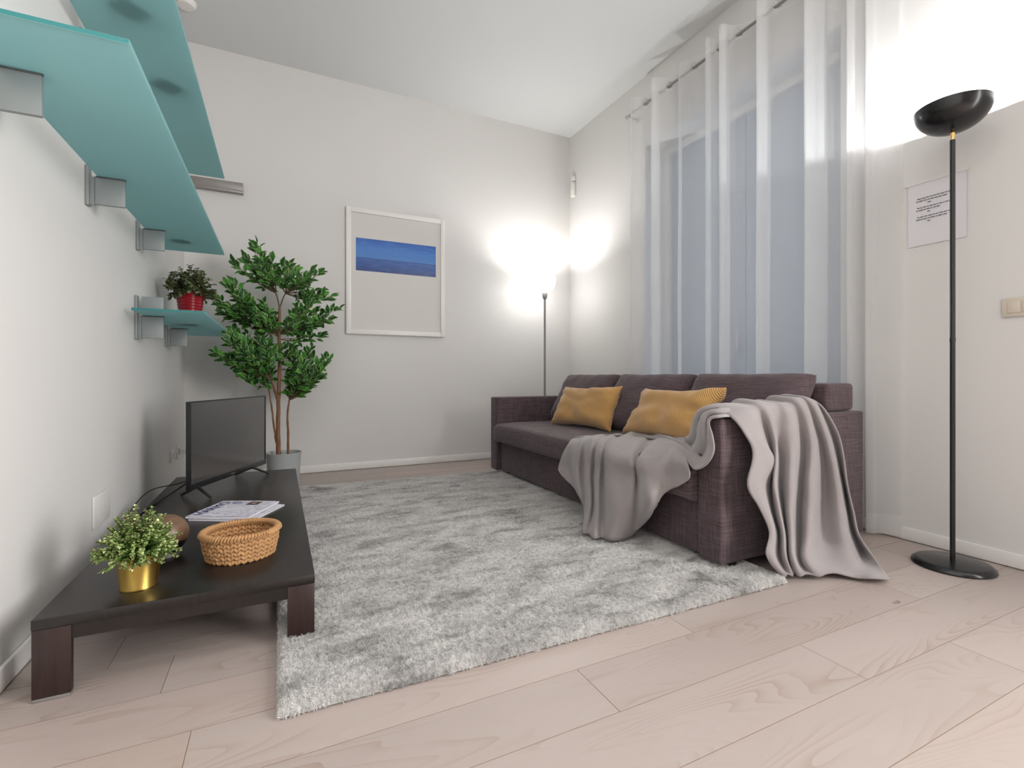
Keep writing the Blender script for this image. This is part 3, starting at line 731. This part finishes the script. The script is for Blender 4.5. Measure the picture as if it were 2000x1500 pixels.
e1 = Vector((.45, .893, 0)).normalized(); e2 = Vector((e1.y, -e1.x, 0)); A0 = Vector((-.362, 2.468, TT))
def mag(name, label, org, rot, z0, th, w, h, cover):
    R_ = Matrix.Rotation(rot, 4, 'Z'); a = (R_ @ e2); b = (R_ @ e1)
    mx = Matrix(((a.x, b.x, 0, org.x), (a.y, b.y, 0, org.y), (0, 0, 1, z0), (0, 0, 0, 1)))
    r = thing(name, label, 'magazine', (org.x, org.y, z0), 'magazines on the low table')
    obj('pages', boxbm(.001, w-.001, .001, h-.001, .0006, th-.0008), M['page'], r, smooth=0)  if False else None
    bm = bmesh.new(); add_box(bm, .001, w-.002, .001, h-.002, .0004, th-.0006, mx=mx); obj('pages', bm, M['page'], r, smooth=0)
    bm = bmesh.new(); uvl = bm.loops.layers.uv.new('UVMap'); n = 12; top = []
    for i in range(n+1):
        x = w*i/n; zz = th+.0015*math.sin(PI*i/n)
        top.append([bm.verts.new(mx @ Vector((x, 0, zz))), bm.verts.new(mx @ Vector((x, h, zz)))])
    for i in range(n):
        f = bm.faces.new((top[i][0], top[i+1][0], top[i+1][1], top[i][1]))
        for lp, uv in zip(f.loops, ((i/n, 0), ((i+1)/n, 0), ((i+1)/n, 1), (i/n, 1))): lp[uvl].uv = uv
    obj('cover', bm, M['cover'], r, smooth=0)
    return r, mx
lo, _ = mag('magazine', 'magazine underneath, its edges peeking out at the right below the other one', A0+e2*.012+e1*.0, -.05, TT+.0005, .007, .285, .262, True)
up_, mx = mag('magazine', 'magazine on top with dark blue title lettering, spine toward the gold pot', A0, .0, TT+.0100, .008, .275, .265, True)
# its printed title, medallion and inset photograph
tc = bpy.data.curves.new('title', 'FONT'); tc.body = 'HARMO'; tc.size = .062; tc.extrude = .0002; tc.space_character = 1.0
to = bpy.data.objects.new('title_tmp', tc); COL.objects.link(to)
bpy.context.view_layer.update()
me = bpy.data.meshes.new_from_object(to.evaluated_get(bpy.context.evaluated_depsgraph_get())); bpy.data.objects.remove(to)
me.transform(mx @ Matrix.Translation((.058, .018, .0098)) @ Matrix.Rotation(PI/2, 4, 'Z'))
link('title_lettering', me, M['navy'], up_, smooth=0)
bm = bmesh.new(); add_tube(bm, [mx @ Vector((.095+.020*math.cos(i*PI/12), .222+.016*math.sin(i*PI/12), .0101)) for i in range(25)], .0016, n=4, cap=False)
obj('medallion', bm, M['navy'], up_)
obj('inset_photo', boxbm(.150, .205, .190, .245, .0098, .0103, mx=mx), M['photo_brown'], up_, smooth=0)
obj('inset_figure', boxbm(.168, .185, .210, .228, .0104, .0107, mx=mx), M['photo_skin'], up_, smooth=0)

# ================================================================== SOFA
FB = M['sofa']
sofa = thing('sofa', 'long dark plum-grey fabric sofa with box arms in front of the curtain', 'sofa', (2.1, 2.6, 0))
def soft_box(name, x0, x1, y0, y1, z0, z1, bev, parent, sub=True, lab=None):
    bm = boxbm(x0, x1, y0, y1, z0, z1, bev=bev, seg=4)
    bmesh.ops.subdivide_edges(bm, edges=[e for e in bm.edges if e.calc_length() > .12], cuts=6, use_grid_fill=True)
    for v in bm.verts:
        p = v.co; n_ = noise.noise(Vector((p.x*3.1, p.y*3.1, p.z*3.1+len(name)))); v.co = p+Vector((n_, noise.noise(p*2.7+Vector((5, 1, 2))), noise.noise(p*3.3)))*.0022
    return obj(name, bm, FB, parent, smooth=50)
soft_box('arm', 1.640, 2.648, 1.420, 1.545, .048, .655, .012, sofa)
soft_box('arm', 1.625, 2.648, 3.665, 3.790, .048, .655, .012, sofa)
soft_box('base_panel', 1.665, 2.60, 1.547, 3.663, .052, .292, .008, sofa)
# seat: one long mattress, slightly crowned
bm = bmesh.new(); nx, ny = 26, 60; x0, x1, y0, y1 = 1.585, 2.40, 1.549, 3.661
def prof(t):  # rounded front cross-section: (x, z)
    return t
ring = []
cs = [(2.40, .30), (1.62, .297), (1.600, .300), (1.588, .312), (1.584, .335), (1.583, .37), (1.585, .405), (1.592, .428), (1.607, .440), (1.64, .445), (1.8, .449), (2.0, .450), (2.2, .449), (2.40, .446)]
for j in range(ny+1):
    y = y0+(y1-y0)*j/ny; e = min(j, ny-j)/ny; sh = .010*max(0, 1-e*28)**2
    ring.append([bm.verts.new((x+sh, y, z-sh+(.003*noise.noise(Vector((x*4, y*3, 0))) if z > .4 else 0))) for x, z in cs])
for a, b in zip(ring, ring[1:]):
    for k in range(len(cs)-1): bm.faces.new((a[k], b[k], b[k+1], a[k+1]))
bm.faces.new(ring[0]); bm.faces.new(list(reversed(ring[-1])))
bmesh.ops.recalc_face_normals(bm, faces=bm.faces[:])
obj('seat', bm, FB, sofa, smooth=55)
soft_box('back_frame', 2.38, 2.595, 1.435, 3.775, .658, .795, .022, sofa)
soft_box('rear_panel', 2.42, 2.60, 1.547, 3.663, .30, .665, .01, sofa)
for i, (ya, yb) in enumerate(((3.635, 2.925), (2.915, 2.190), (2.180, 1.465))):
    cushion('back_cushion', (2.13, ya-.01, .455), (2.13, yb+.01, .455), (2.34, ya, .836), (2.34, yb, .836), .20, FB, sofa, nu=34, nv=26, pinch=.045, seed=i+1, wr=.006, power=.34)
for x, y in ((1.72, 1.60), (1.72, 3.60), (2.56, 1.47), (2.56, 3.70)):
    bm = bmesh.new(); add_lathe(bm, [(.0, 0), (.024, 0), (.028, .052), (.0, .052)], (x, y, .0 if x > 2 or y < 1.3 else .019), 16); obj('leg', bm, M['black_plastic'], sofa)
for (x, y) in ((1.735, 1.455),):
    bm = bmesh.new(); add_lathe(bm, [(.0, 0), (.024, 0), (.028, .030), (.0, .030)], (x, y, .019), 16); obj('leg', bm, M['black_plastic'], sofa)

# mustard cushions
cushion_l = cushion('cushion', (1.93, 3.300, .455), (2.02, 2.655, .450), (2.085, 3.325, .745), (2.125, 2.655, .765), .165, M['corduroy'], None, (1.97, 2.97, .45), seed=4, pinch=.12, wr=.014, power=.5)
tag(cushion_l, 'mustard corduroy cushion nearer the far arm of the sofa', 'cushion', 'mustard cushions on the sofa')
cushion_r = cushion('cushion', (1.975, 2.475, .462), (1.925, 1.80, .470), (2.085, 2.385, .755), (2.055, 1.740, .775), .165, M['corduroy'], None, (1.97, 2.12, .45), seed=9, pinch=.12, wr=.014, power=.5)
tag(cushion_r, 'mustard corduroy cushion half covered in front by the grey blanket', 'cushion', 'mustard cushions on the sofa')

# ================================================================== BLANKET
BLANKET_ARM = [[(1.676,1.585,0.493),(1.676,1.575,0.603),(1.676,1.545,0.69),(1.676,1.48,0.699),(1.676,1.39,0.653),(1.705,1.36,0.594),(1.727,1.34,0.52),(1.676,1.325,0.398),(1.723,1.31,0.306),(1.757,1.29,0.207),(1.714,1.27,0.13),(1.847,1.301,0.014)],[(1.747,1.585,0.523),(1.747,1.575,0.633),(1.747,1.545,0.701),(1.747,1.48,0.707),(1.747,1.39,0.683),(1.785,1.36,0.584),(1.852,1.34,0.489),(1.754,1.325,0.401),(1.769,1.309,0.307),(1.783,1.287,0.204),(1.749,1.265,0.121),(1.853,1.288,0.014)],[(1.838,1.585,0.53),(1.838,1.575,0.64),(1.838,1.545,0.698),(1.838,1.48,0.702),(1.838,1.41,0.69),(1.905,1.41,0.584),(1.949,1.41,0.424),(1.936,1.407,0.345),(1.932,1.398,0.243),(1.934,1.375,0.151),(1.87,1.326,0.075),(1.848,1.272,0.03)],[(1.87,1.585,0.541),(1.87,1.575,0.651),(1.87,1.545,0.719),(1.87,1.48,0.725),(1.87,1.39,0.701),(1.884,1.36,0.59),(1.87,1.34,0.487),(1.836,1.324,0.383),(1.844,1.307,0.271),(1.832,1.282,0.193),(1.808,1.256,0.114),(1.878,1.276,0.014)],[(1.966,1.585,0.538),(1.966,1.575,0.648),(1.966,1.545,0.706),(1.966,1.48,0.71),(1.966,1.41,0.698),(1.971,1.41,0.598),(1.988,1.41,0.468),(1.987,1.406,0.351),(1.996,1.396,0.236),(1.979,1.369,0.141),(1.913,1.317,0.06),(1.89,1.274,0.03)],[(2.0,1.585,0.535),(2.0,1.575,0.645),(2.0,1.545,0.713),(2.0,1.48,0.719),(2.0,1.39,0.695),(2.01,1.36,0.584),(1.971,1.34,0.48),(1.937,1.323,0.373),(1.908,1.305,0.28),(1.869,1.276,0.184),(1.839,1.247,0.107),(1.907,1.262,0.014)],[(2.084,1.585,0.535),(2.084,1.575,0.645),(2.084,1.545,0.703),(2.084,1.48,0.707),(2.084,1.41,0.695),(2.135,1.41,0.56),(2.144,1.41,0.457),(2.128,1.405,0.338),(2.098,1.395,0.236),(2.056,1.364,0.12),(1.976,1.308,0.053),(1.931,1.239,0.03)],[(2.1,1.585,0.553),(2.1,1.575,0.663),(2.1,1.545,0.731),(2.1,1.48,0.737),(2.1,1.39,0.713),(2.133,1.36,0.578),(2.108,1.34,0.47),(2.07,1.322,0.36),(2.037,1.304,0.265),(1.976,1.271,0.17),(1.908,1.238,0.099),(1.98,1.227,0.014)],[(2.168,1.585,0.555),(2.168,1.575,0.665),(2.168,1.545,0.723),(2.168,1.48,0.727),(2.168,1.41,0.715),(2.256,1.41,0.56),(2.293,1.41,0.446),(2.296,1.404,0.322),(2.265,1.393,0.216),(2.206,1.358,0.124),(2.123,1.299,0.055),(2.03,1.199,0.03)],[(2.18,1.585,0.556),(2.18,1.575,0.666),(2.18,1.545,0.734),(2.18,1.48,0.74),(2.18,1.39,0.716),(2.243,1.36,0.56),(2.254,1.34,0.459),(2.258,1.321,0.342),(2.253,1.302,0.24),(2.218,1.265,0.149),(2.202,1.229,0.06),(2.093,1.154,0.014)],[(2.256,1.585,0.545),(2.256,1.575,0.655),(2.256,1.545,0.713),(2.256,1.48,0.717),(2.256,1.41,0.705),(2.367,1.41,0.548),(2.419,1.41,0.436),(2.45,1.403,0.307),(2.465,1.391,0.193),(2.429,1.353,0.094),(2.391,1.29,0.014),(2.119,1.099,0.03)],[(2.253,1.585,0.537),(2.253,1.575,0.647),(2.253,1.545,0.715),(2.253,1.48,0.721),(2.253,1.39,0.697),(2.328,1.36,0.574),(2.339,1.34,0.465),(2.334,1.32,0.335),(2.339,1.3,0.23),(2.307,1.26,0.138),(2.332,1.22,0.053),(2.207,1.085,0.014)]]
BLANKET_SEAT = [[(1.839,1.44,0.706),(1.76,1.493,0.711),(1.689,1.563,0.688),(1.728,1.653,0.623),(1.774,1.713,0.56),(1.879,1.843,0.523),(1.975,2.013,0.5),(1.692,2.489,0.464),(1.555,2.471,0.411),(1.522,2.51,0.295),(1.497,2.463,0.264),(1.53,2.457,0.227)],[(1.836,1.44,0.702),(1.737,1.48,0.713),(1.669,1.547,0.691),(1.701,1.628,0.628),(1.744,1.684,0.564),(1.844,1.809,0.525),(1.937,1.973,0.501),(1.747,2.506,0.452),(1.575,2.426,0.429),(1.562,2.431,0.278),(1.545,2.392,0.211),(1.53,2.344,0.182)],[(1.833,1.44,0.699),(1.721,1.47,0.713),(1.654,1.535,0.691),(1.68,1.607,0.63),(1.72,1.658,0.566),(1.815,1.778,0.525),(1.906,1.938,0.499),(1.771,2.478,0.464),(1.547,2.311,0.452),(1.507,2.286,0.295),(1.479,2.22,0.182),(1.53,2.251,0.105)],[(1.83,1.44,0.695),(1.71,1.463,0.71),(1.646,1.526,0.689),(1.666,1.589,0.629),(1.702,1.636,0.566),(1.792,1.75,0.523),(1.88,1.904,0.495),(1.833,2.491,0.452),(1.575,2.294,0.459),(1.562,2.304,0.287),(1.5,2.195,0.153),(1.509,2.214,0.04)],[(1.827,1.44,0.692),(1.706,1.459,0.705),(1.645,1.52,0.685),(1.658,1.575,0.627),(1.691,1.617,0.563),(1.776,1.726,0.519),(1.861,1.874,0.495),(1.878,2.479,0.464),(1.547,2.187,0.48),(1.507,2.173,0.315),(1.445,2.073,0.17),(1.37,2.031,0.04)],[(1.823,1.44,0.688),(1.707,1.459,0.699),(1.649,1.518,0.679),(1.657,1.563,0.622),(1.687,1.601,0.558),(1.766,1.704,0.512),(1.847,1.847,0.487),(1.941,2.478,0.452),(1.575,2.177,0.47),(1.562,2.21,0.303),(1.5,2.12,0.146),(1.389,2.003,0.04)],[(1.82,1.44,0.685),(1.709,1.458,0.692),(1.653,1.515,0.673),(1.656,1.552,0.617),(1.683,1.586,0.553),(1.756,1.683,0.506),(1.833,1.82,0.502),(2.012,2.498,0.464),(1.547,2.095,0.479),(1.507,2.083,0.331),(1.445,2.007,0.18),(1.372,1.929,0.04)],[(1.817,1.44,0.681),(1.684,1.444,0.694),(1.631,1.499,0.676),(1.63,1.528,0.621),(1.654,1.557,0.557),(1.72,1.649,0.508),(1.792,1.779,0.491),(2.069,2.498,0.452),(1.575,2.099,0.461),(1.562,2.118,0.307),(1.5,2.038,0.16),(1.418,1.931,0.04)],[(1.814,1.44,0.678),(1.666,1.434,0.694),(1.617,1.487,0.676),(1.612,1.508,0.622),(1.632,1.533,0.558),(1.692,1.618,0.508),(1.758,1.742,0.504),(2.03,2.384,0.494),(1.547,2.014,0.465),(1.507,1.98,0.337),(1.445,1.889,0.191),(1.423,1.879,0.04)],[(1.811,1.44,0.674),(1.655,1.427,0.692),(1.61,1.478,0.675),(1.601,1.492,0.621),(1.618,1.512,0.557),(1.671,1.592,0.505),(1.73,1.708,0.503),(2.112,2.404,0.494),(1.555,1.94,0.451),(1.522,1.898,0.334),(1.46,1.83,0.199),(1.471,1.869,0.04)],[(1.808,1.44,0.671),(1.651,1.423,0.687),(1.609,1.473,0.67),(1.597,1.48,0.617),(1.611,1.495,0.553),(1.657,1.568,0.5),(1.708,1.677,0.502),(2.159,2.381,0.494),(1.555,1.865,0.456),(1.522,1.825,0.347),(1.49,1.803,0.202),(1.527,1.873,0.04)],[(1.804,1.44,0.667),(1.652,1.422,0.681),(1.614,1.47,0.664),(1.6,1.47,0.611),(1.611,1.481,0.546),(1.649,1.548,0.493),(1.692,1.648,0.487),(2.007,2.175,0.482),(1.575,1.865,0.426),(1.562,1.85,0.322),(1.53,1.801,0.219),(1.55,1.85,0.071)],[(1.801,1.44,0.664),(1.662,1.426,0.671),(1.628,1.472,0.655),(1.612,1.465,0.601),(1.619,1.472,0.537),(1.649,1.531,0.483),(1.683,1.624,0.495),(1.924,2.049,0.494),(1.547,1.793,0.45),(1.507,1.727,0.362),(1.475,1.686,0.274),(1.55,1.792,0.123)],[(1.798,1.44,0.66),(1.643,1.415,0.671),(1.613,1.46,0.655),(1.596,1.447,0.602),(1.601,1.449,0.537),(1.622,1.501,0.482),(1.647,1.585,0.491),(1.808,1.893,0.494),(1.555,1.723,0.449),(1.522,1.672,0.361),(1.49,1.651,0.286),(1.55,1.744,0.177)],[(1.795,1.44,0.657),(1.625,1.405,0.671),(1.6,1.448,0.655),(1.581,1.429,0.602),(1.583,1.427,0.537),(1.595,1.472,0.481),(1.611,1.547,0.473),(1.708,1.764,0.482),(1.575,1.677,0.434),(1.562,1.656,0.376),(1.545,1.667,0.302),(1.53,1.673,0.253)],[(1.792,1.44,0.653),(1.614,1.397,0.669),(1.592,1.44,0.653),(1.573,1.414,0.599),(1.571,1.407,0.534),(1.575,1.445,0.478),(1.58,1.511,0.449),(1.6,1.617,0.503),(1.555,1.606,0.462),(1.565,1.596,0.397),(1.565,1.624,0.335),(1.565,1.684,0.299)],[(1.789,1.44,0.65),(1.608,1.393,0.665),(1.591,1.434,0.649),(1.571,1.402,0.595),(1.566,1.391,0.53),(1.561,1.422,0.473),(1.556,1.479,0.445),(1.585,1.549,0.474),(1.555,1.513,0.457),(1.565,1.513,0.405),(1.565,1.555,0.369),(1.565,1.603,0.342)]]

def loft(bm, G, kt=6, ks=5, tag_=0):
    cols = [catmull(g_, kt) for g_ in G]; nt_ = len(cols[0])
    rows = [catmull([c_[t] for c_ in cols], ks) for t in range(nt_)]
    vg = [[bm.verts.new(p) for p in r] for r in rows]
    for a, b in zip(vg, vg[1:]):
        for i in range(len(a)-1): bm.faces.new((a[i], a[i+1], b[i+1], b[i]))
bm = bmesh.new(); loft(bm, BLANKET_ARM); loft(bm, BLANKET_SEAT)
bmesh.ops.smooth_vert(bm, verts=bm.verts[:], factor=.5, use_axis_x=True, use_axis_y=True, use_axis_z=True)
for v in bm.verts:
    p = v.co
    v.co = p+Vector((noise.noise(p*9), noise.noise(p*9+Vector((3, 1, 7))), noise.noise(p*9+Vector((9, 4, 1)))))*.003
    if v.co.z < .006: v.co.z = .006
bl_ = obj('blanket', bm, M['fleece'], None, (2.0, 1.36, .0), smooth=180)
md = bl_.modifiers.new('thickness', 'SOLIDIFY'); md.thickness = .007; md.offset = 0
tag(bl_, 'soft grey fleece blanket draped over the near arm and seat of the sofa', 'blanket')

# ================================================================== CURTAIN
cur = thing('curtain', 'sheer white floor-length curtain with metal eyelets behind the sofa', 'curtain', (2.77, 2.35, .0))
# folds, far to near: back point, front crest, point on the rod
folds = [((2.76, 3.300), (2.690, 3.252), (2.77, 3.172)), ((2.78, 3.013), (2.655, 2.968), (2.77, 2.905)), ((2.80, 2.790), (2.710, 2.735), (2.77, 2.643)),
         ((2.77, 2.486), (2.680, 2.451), (2.77, 2.425)), ((2.80, 2.352), (2.665, 2.320), (2.77, 2.265)), ((2.84, 2.078), (2.690, 2.057), (2.77, 1.987)),
         ((2.85, 1.730), (2.715, 1.766), (2.77, 1.690)), ((2.84, 1.580), (2.745, 1.554), (2.80, 1.53)), ((2.855, 1.500), (2.752, 1.465), (2.80, 1.43))]
plan = [(2.70, 3.275)]
for k, (B_, F_, R_) in enumerate(folds):
    if k: plan += [(B_[0]+.012, B_[1]+.030), B_]
    if k: plan += [((B_[0]+F_[0])/2, (B_[1]+F_[1])/2)]
    plan += [(F_[0]+.012, F_[1]+.008), F_, (F_[0]+.016, F_[1]-.022), R_]
plan += [(2.835, 1.385), (2.855, 1.350)]
base = catmull([(x, y, 0) for x, y in plan], 4)
zs = [.016, .019, .05, .12, .20, .22, .4, .7, 1.0, 1.3, 1.6, 1.9, 2.2, 2.5, 2.8, 3.0, 3.09, 3.118, 3.16, 3.19]
def curpt(p, z, i):
    t = 1-z/3.2                                   # folds relax and wander a little toward the floor
    wx = noise.noise(Vector((p.y*3.5, z*.8, 1)))*.020*t; wy = noise.noise(Vector((p.y*4, z*.9, 9)))*.016*t
    return Vector((min(2.862, p.x+wx), p.y+wy, z+(.004*noise.noise(Vector((p.y*6, 0, 0))) if z > 3.1 or z < .03 else 0)))
def cur_part(name, z_list, mat):
    bm = bmesh.new(); rows = [[bm.verts.new(curpt(p, z, i)) for i, p in enumerate(base)] for z in z_list]
    for a, b in zip(rows, rows[1:]):
        for i in range(len(a)-1): bm.faces.new((a[i], a[i+1], b[i+1], b[i]))
    return obj(name, bm, mat, cur, smooth=180)
cur_part('fabric', [z for z in zs if .12 <= z <= 3.0] + [3.085], M['sheer'])
cur_part('bottom_hem', [.016, .05, .10, .12], M['sheer_hem'])
cur_part('top_hem', [3.085, 3.10, 3.13, 3.16, 3.19], M['sheer_hem'])
for y, ang in ((3.172, 0), (2.905, 0), (2.643, 0), (2.425, 0), (2.265, 0), (1.987, 0), (1.690, 0), (1.43, 0)):
    bm = bmesh.new(); c_ = Vector((2.775, y-.004, 3.128)); nrm = Vector((-.86, -.50, 0)); tan = Vector((.50, -.86, 0))
    n1, n2 = 28, 8; rr = []
    for i in range(n1):
        a = 2*PI*i/n1; r_ = tan*math.cos(a)+Vector((0, 0, 1))*math.sin(a)
        rr.append([bm.verts.new(c_+r_*(.0235+.0055*math.cos(2*PI*k/n2))+nrm*.004*math.sin(2*PI*k/n2)) for k in range(n2)])
    for i in range(n1):
        for k in range(n2): bm.faces.new((rr[i][k], rr[(i+1) % n1][k], rr[(i+1) % n1][(k+1) % n2], rr[i][(k+1) % n2]))
    bmesh.ops.recalc_face_normals(bm, faces=bm.faces[:])
    obj('eyelet', bm, M['chrome'], cur, smooth=180)
rod = thing('curtain_rod', 'thin grey metal curtain rod threaded through the eyelets', 'curtain rod', (2.77, 2.3, 3.118))
bm = bmesh.new(); add_tube(bm, [(2.77, 3.40, 3.118), (2.77, 1.22, 3.118)], .0095, n=16); obj('pole', bm, M['rail'], rod, smooth=60)
for y in (3.385, 1.25):
    bm = bmesh.new(); add_tube(bm, [(2.77, y, 3.112), (2.82, y, 3.108), (2.869, y, 3.108)], .006, n=8); add_lathe(bm, [(.0, -.02), (.018, -.02), (.018, .02), (.0, .02)], (2.862, y, 3.108), 12, sx=.3)
    obj('wall_bracket', bm, M['chrome'], rod)
    bm = bmesh.new(); bmesh.ops.create_uvsphere(bm, u_segments=16, v_segments=10, radius=.016, matrix=Matrix.Translation((2.77, y+(.025 if y > 2 else -.04), 3.118))); obj('finial', bm, M['chrome'], rod, smooth=180)

# ================================================================== LAMPS
lx, ly = 2.650, 1.066
bl2 = thing('floor_lamp', 'tall black uplighter floor lamp with a shallow dish by the right wall', 'lamp', (lx, ly, 0), 'floor lamps')
bm = bmesh.new(); add_lathe(bm, [(.0, .0005), (.138, .0005), (.142, .006), (.140, .014), (.128, .024), (.120, .026), (.016, .030), (.0, .030)], (lx, ly, 0), 72); obj('base', bm, M['matte_black'], bl2, smooth=50)
bm = bmesh.new(); add_lathe(bm, [(.0, .029), (.0095, .029), (.0095, .98), (.0105, .985), (.0105, .995), (.0095, 1.0), (.0095, 1.862), (.0, 1.862)], (lx, ly, 0), 20); obj('pole', bm, M['matte_black'], bl2, smooth=40)
bm = bmesh.new(); add_lathe(bm, [(.0, 1.862), (.0065, 1.862), (.0075, 1.868), (.006, 1.874), (.0075, 1.882), (.0085, 1.893), (.0, 1.893)], (lx, ly, 0), 20); obj('brass_collar', bm, M['brass'], bl2)
bm = bmesh.new()
outp = [(.0, 1.893)]+[(.133*math.sin(t*PI/2/14)**.95, 2.005-.110*math.cos(t*PI/2/14)) for t in range(1, 15)]
inp = [(.1295*math.sin(t*PI/2/14)**.95, 2.005-.104*math.cos(t*PI/2/14)) for t in range(14, 0, -1)]+[(.0, 1.902)]
add_lathe(bm, outp+inp, (lx, ly, 0), 72); obj('dish', bm, M['matte_black'], bl2, smooth=60)
bm = bmesh.new(); bmesh.ops.create_uvsphere(bm, u_segments=16, v_segments=10, radius=.014, matrix=Matrix.Translation((lx, ly, 1.975))); obj('bulb', bm, M['bulb'], bl2, smooth=180)
point('uplighter_light', (lx, ly, 1.988), 43, .012, (0.98, 0.99, 1.0))
flx, fly = 2.365, 4.16
fl = thing('floor_lamp', 'slim grey floor lamp with a glowing white glass bowl in the far corner', 'lamp', (flx, fly, 0), 'floor lamps')
bm = bmesh.new(); add_lathe(bm, [(.0, .0005), (.13, .0005), (.13, .012), (.015, .022), (.0, .022)], (flx, fly, 0), 40); obj('base', bm, M['lamp_grey'], fl)
bm = bmesh.new(); add_lathe(bm, [(.0, .02), (.0105, .02), (.0105, 1.59), (.0, 1.59)], (flx, fly, 0), 16); obj('pole', bm, M['lamp_grey'], fl)
bm = bmesh.new(); add_lathe(bm, [(.0, 1.588), (.014, 1.59), (.024, 1.610), (.026, 1.655), (.0, 1.657)], (flx, fly, 0), 24); obj('socket', bm, M['lamp_grey'], fl)
bm = bmesh.new(); add_lathe(bm, [(.022, 1.657), (.055, 1.668), (.085, 1.695), (.103, 1.735), (.110, 1.80), (.107, 1.80), (.100, 1.737), (.082, 1.699), (.053, 1.673), (.022, 1.662)], (flx, fly, 0), 40); obj('glass_bowl', bm, M['opal'], fl, smooth=60)
point('corner_lamp_light', (flx, fly, 1.735), 26, .035, (1.0, 0.985, 0.96))

# ================================================================== PICTURE, PAPER, SWITCHES
X0, X1, Z0, Z1 = .532, 1.436, 1.206, 2.330; Y = YB
pic = thing('picture_frame', 'large white framed picture with a wide deep blue sea photograph, on the back wall', 'picture', ((X0+X1)/2, Y-.015, Z0))
bm = bmesh.new(); fw = .042; fy_ = Y-.030
add_box(bm, X0, X0+fw, fy_, Y-.002, Z0, Z1, bev=.003); add_box(bm, X1-fw, X1, fy_, Y-.002, Z0, Z1, bev=.003)
add_box(bm, X0+fw, X1-fw, fy_, Y-.002, Z0, Z0+fw, bev=.003); add_box(bm, X0+fw, X1-fw, fy_, Y-.002, Z1-fw, Z1, bev=.003)
obj('frame', bm, M['white_paint'], pic)
obj('mat_board', boxbm(X0+fw, X1-fw, Y-.018, Y-.010, Z0+fw, Z1-fw), M['mat_board'], pic, smooth=0)
bm = bmesh.new(); uvl = bm.loops.layers.uv.new('UVMap')
q = [bm.verts.new(p) for p in ((.615, Y-.0186, 1.774), (1.348, Y-.0186, 1.774), (1.348, Y-.0186, 2.066), (.615, Y-.0186, 2.066))]
f = bm.faces.new(q)
for lp, uv in zip(f.loops, ((0, 0), (1, 0), (1, 1), (0, 1))): lp[uvl].uv = uv
obj('sea_photograph', bm, M['sea'], pic, smooth=0)
# sheet of notes taped to the right wall
nt_ = thing('paper_notice', 'wrinkled white paper sheet with printed lines, taped to the wall behind the black lamp', 'paper', (XR-.002, 1.215, 1.48))
bm = bmesh.new(); n1, n2 = 14, 18; gg = []
for i in range(n1+1):
    row = []
    for j in range(n2+1):
        y = 1.332-.231*i/n1; z = 1.478+.312*j/n2+.012*(i/n1)*(j/n2)
        row.append(bm.verts.new((XR-.004-.003*abs(noise.noise(Vector((y*4, z*16, 2))))-.001*noise.noise(Vector((y*30, z*30, 5))), y, z)))
    gg.append(row)
for i in range(n1):
    for j in range(n2): bm.faces.new((gg[i][j], gg[i+1][j], gg[i+1][j+1], gg[i][j+1]))
obj('sheet', bm, M['paper'], nt_, smooth=180)
bm = bmesh.new(); xk = XR-.0082
for blk, zc in enumerate((1.703, 1.658, 1.612)):
    for ln, (dz, ya, yb) in enumerate(((.006, 1.292, 1.145), (-.006, 1.296, 1.17 if blk != 1 else 1.20), (-.019, 1.25, 1.235))):
        y = ya
        rk = random.Random(blk*7+ln)
        while y > yb:
            wl = rk.uniform(.006, .018); add_box(bm, xk, xk+.0003, max(yb, y-wl), y, zc+dz-.0016, zc+dz+.0016); y -= wl+.003
obj('printed_lines', bm, M['ink'], nt_, smooth=0)
bm = bmesh.new(); add_box(bm, XR-.0085, XR-.003, 1.095, 1.345, 1.785, 1.800); obj('tape', bm, M['tape'], nt_)
sw = thing('light_switch', 'ivory double light switch at the right edge of the picture', 'switch', (XR, .915, 1.09))
obj('plate', boxbm(XR-.010, XR-.0005, .850, .980, 1.088, 1.170, bev=.003), M['ivory'], sw)
for a, b in ((.917, .960), (.872, .915)): obj('rocker', boxbm(XR-.0135, XR-.010, a+.001, b-.001, 1.105, 1.153, bev=.0015), M['ivory'], sw)
for lab, ya, yb in (('white wall socket low in the far left corner, nearer of the pair', 3.95, 4.03), ('white wall socket low in the far left corner with a cord plugged in', 4.17, 4.25)):
    s_ = thing('wall_socket', lab, 'socket', (XL, (ya+yb)/2, .245), 'wall sockets by the television')
    obj('plate', boxbm(XL+.0005, XL+.011, ya, yb, .243, .328, bev=.002), M['socket_white'], s_)
    obj('insert', boxbm(XL+.011, XL+.014, ya+.015, yb-.015, .262, .310, bev=.001), M['ivory'], s_)
bm = bmesh.new(); add_tube(bm, catmull([(XL+.015, 4.21, .29), (XL+.05, 4.19, .285), (XL+.075, 4.12, .24), (XL+.07, 4.05, .14), (XL+.06, 4.0, .03)], 8), .0035)
add_box(bm, XL+.0145, XL+.045, 4.19, 4.23, .272, .308, bev=.006)
single('white_cord', bm, M['socket_white'], 'thin white cord hanging from the far wall socket behind the television', 'cable', (XL+.05, 4.1, .03))
bm = bmesh.new(); add_box(bm, XL+.0005, XL+.008, 2.435, 2.640, .225, .352, bev=.003)
single('cover_plate', bm, M['wall'], 'blank wall plate painted like the wall, just above the table beside the gold pot', 'wall plate', (XL, 2.54, .225))
bm = bmesh.new(); add_box(bm, XR-.04, XR-.0005, 4.37, 4.43, 2.76, 2.92, bev=.012); add_box(bm, XR-.03, XR-.0005, 4.375, 4.425, 2.925, 2.98, bev=.006)
single('motion_sensor', bm, M['socket_white'], 'small white alarm sensor high in the far right corner', 'sensor', (XR-.02, 4.40, 2.76))
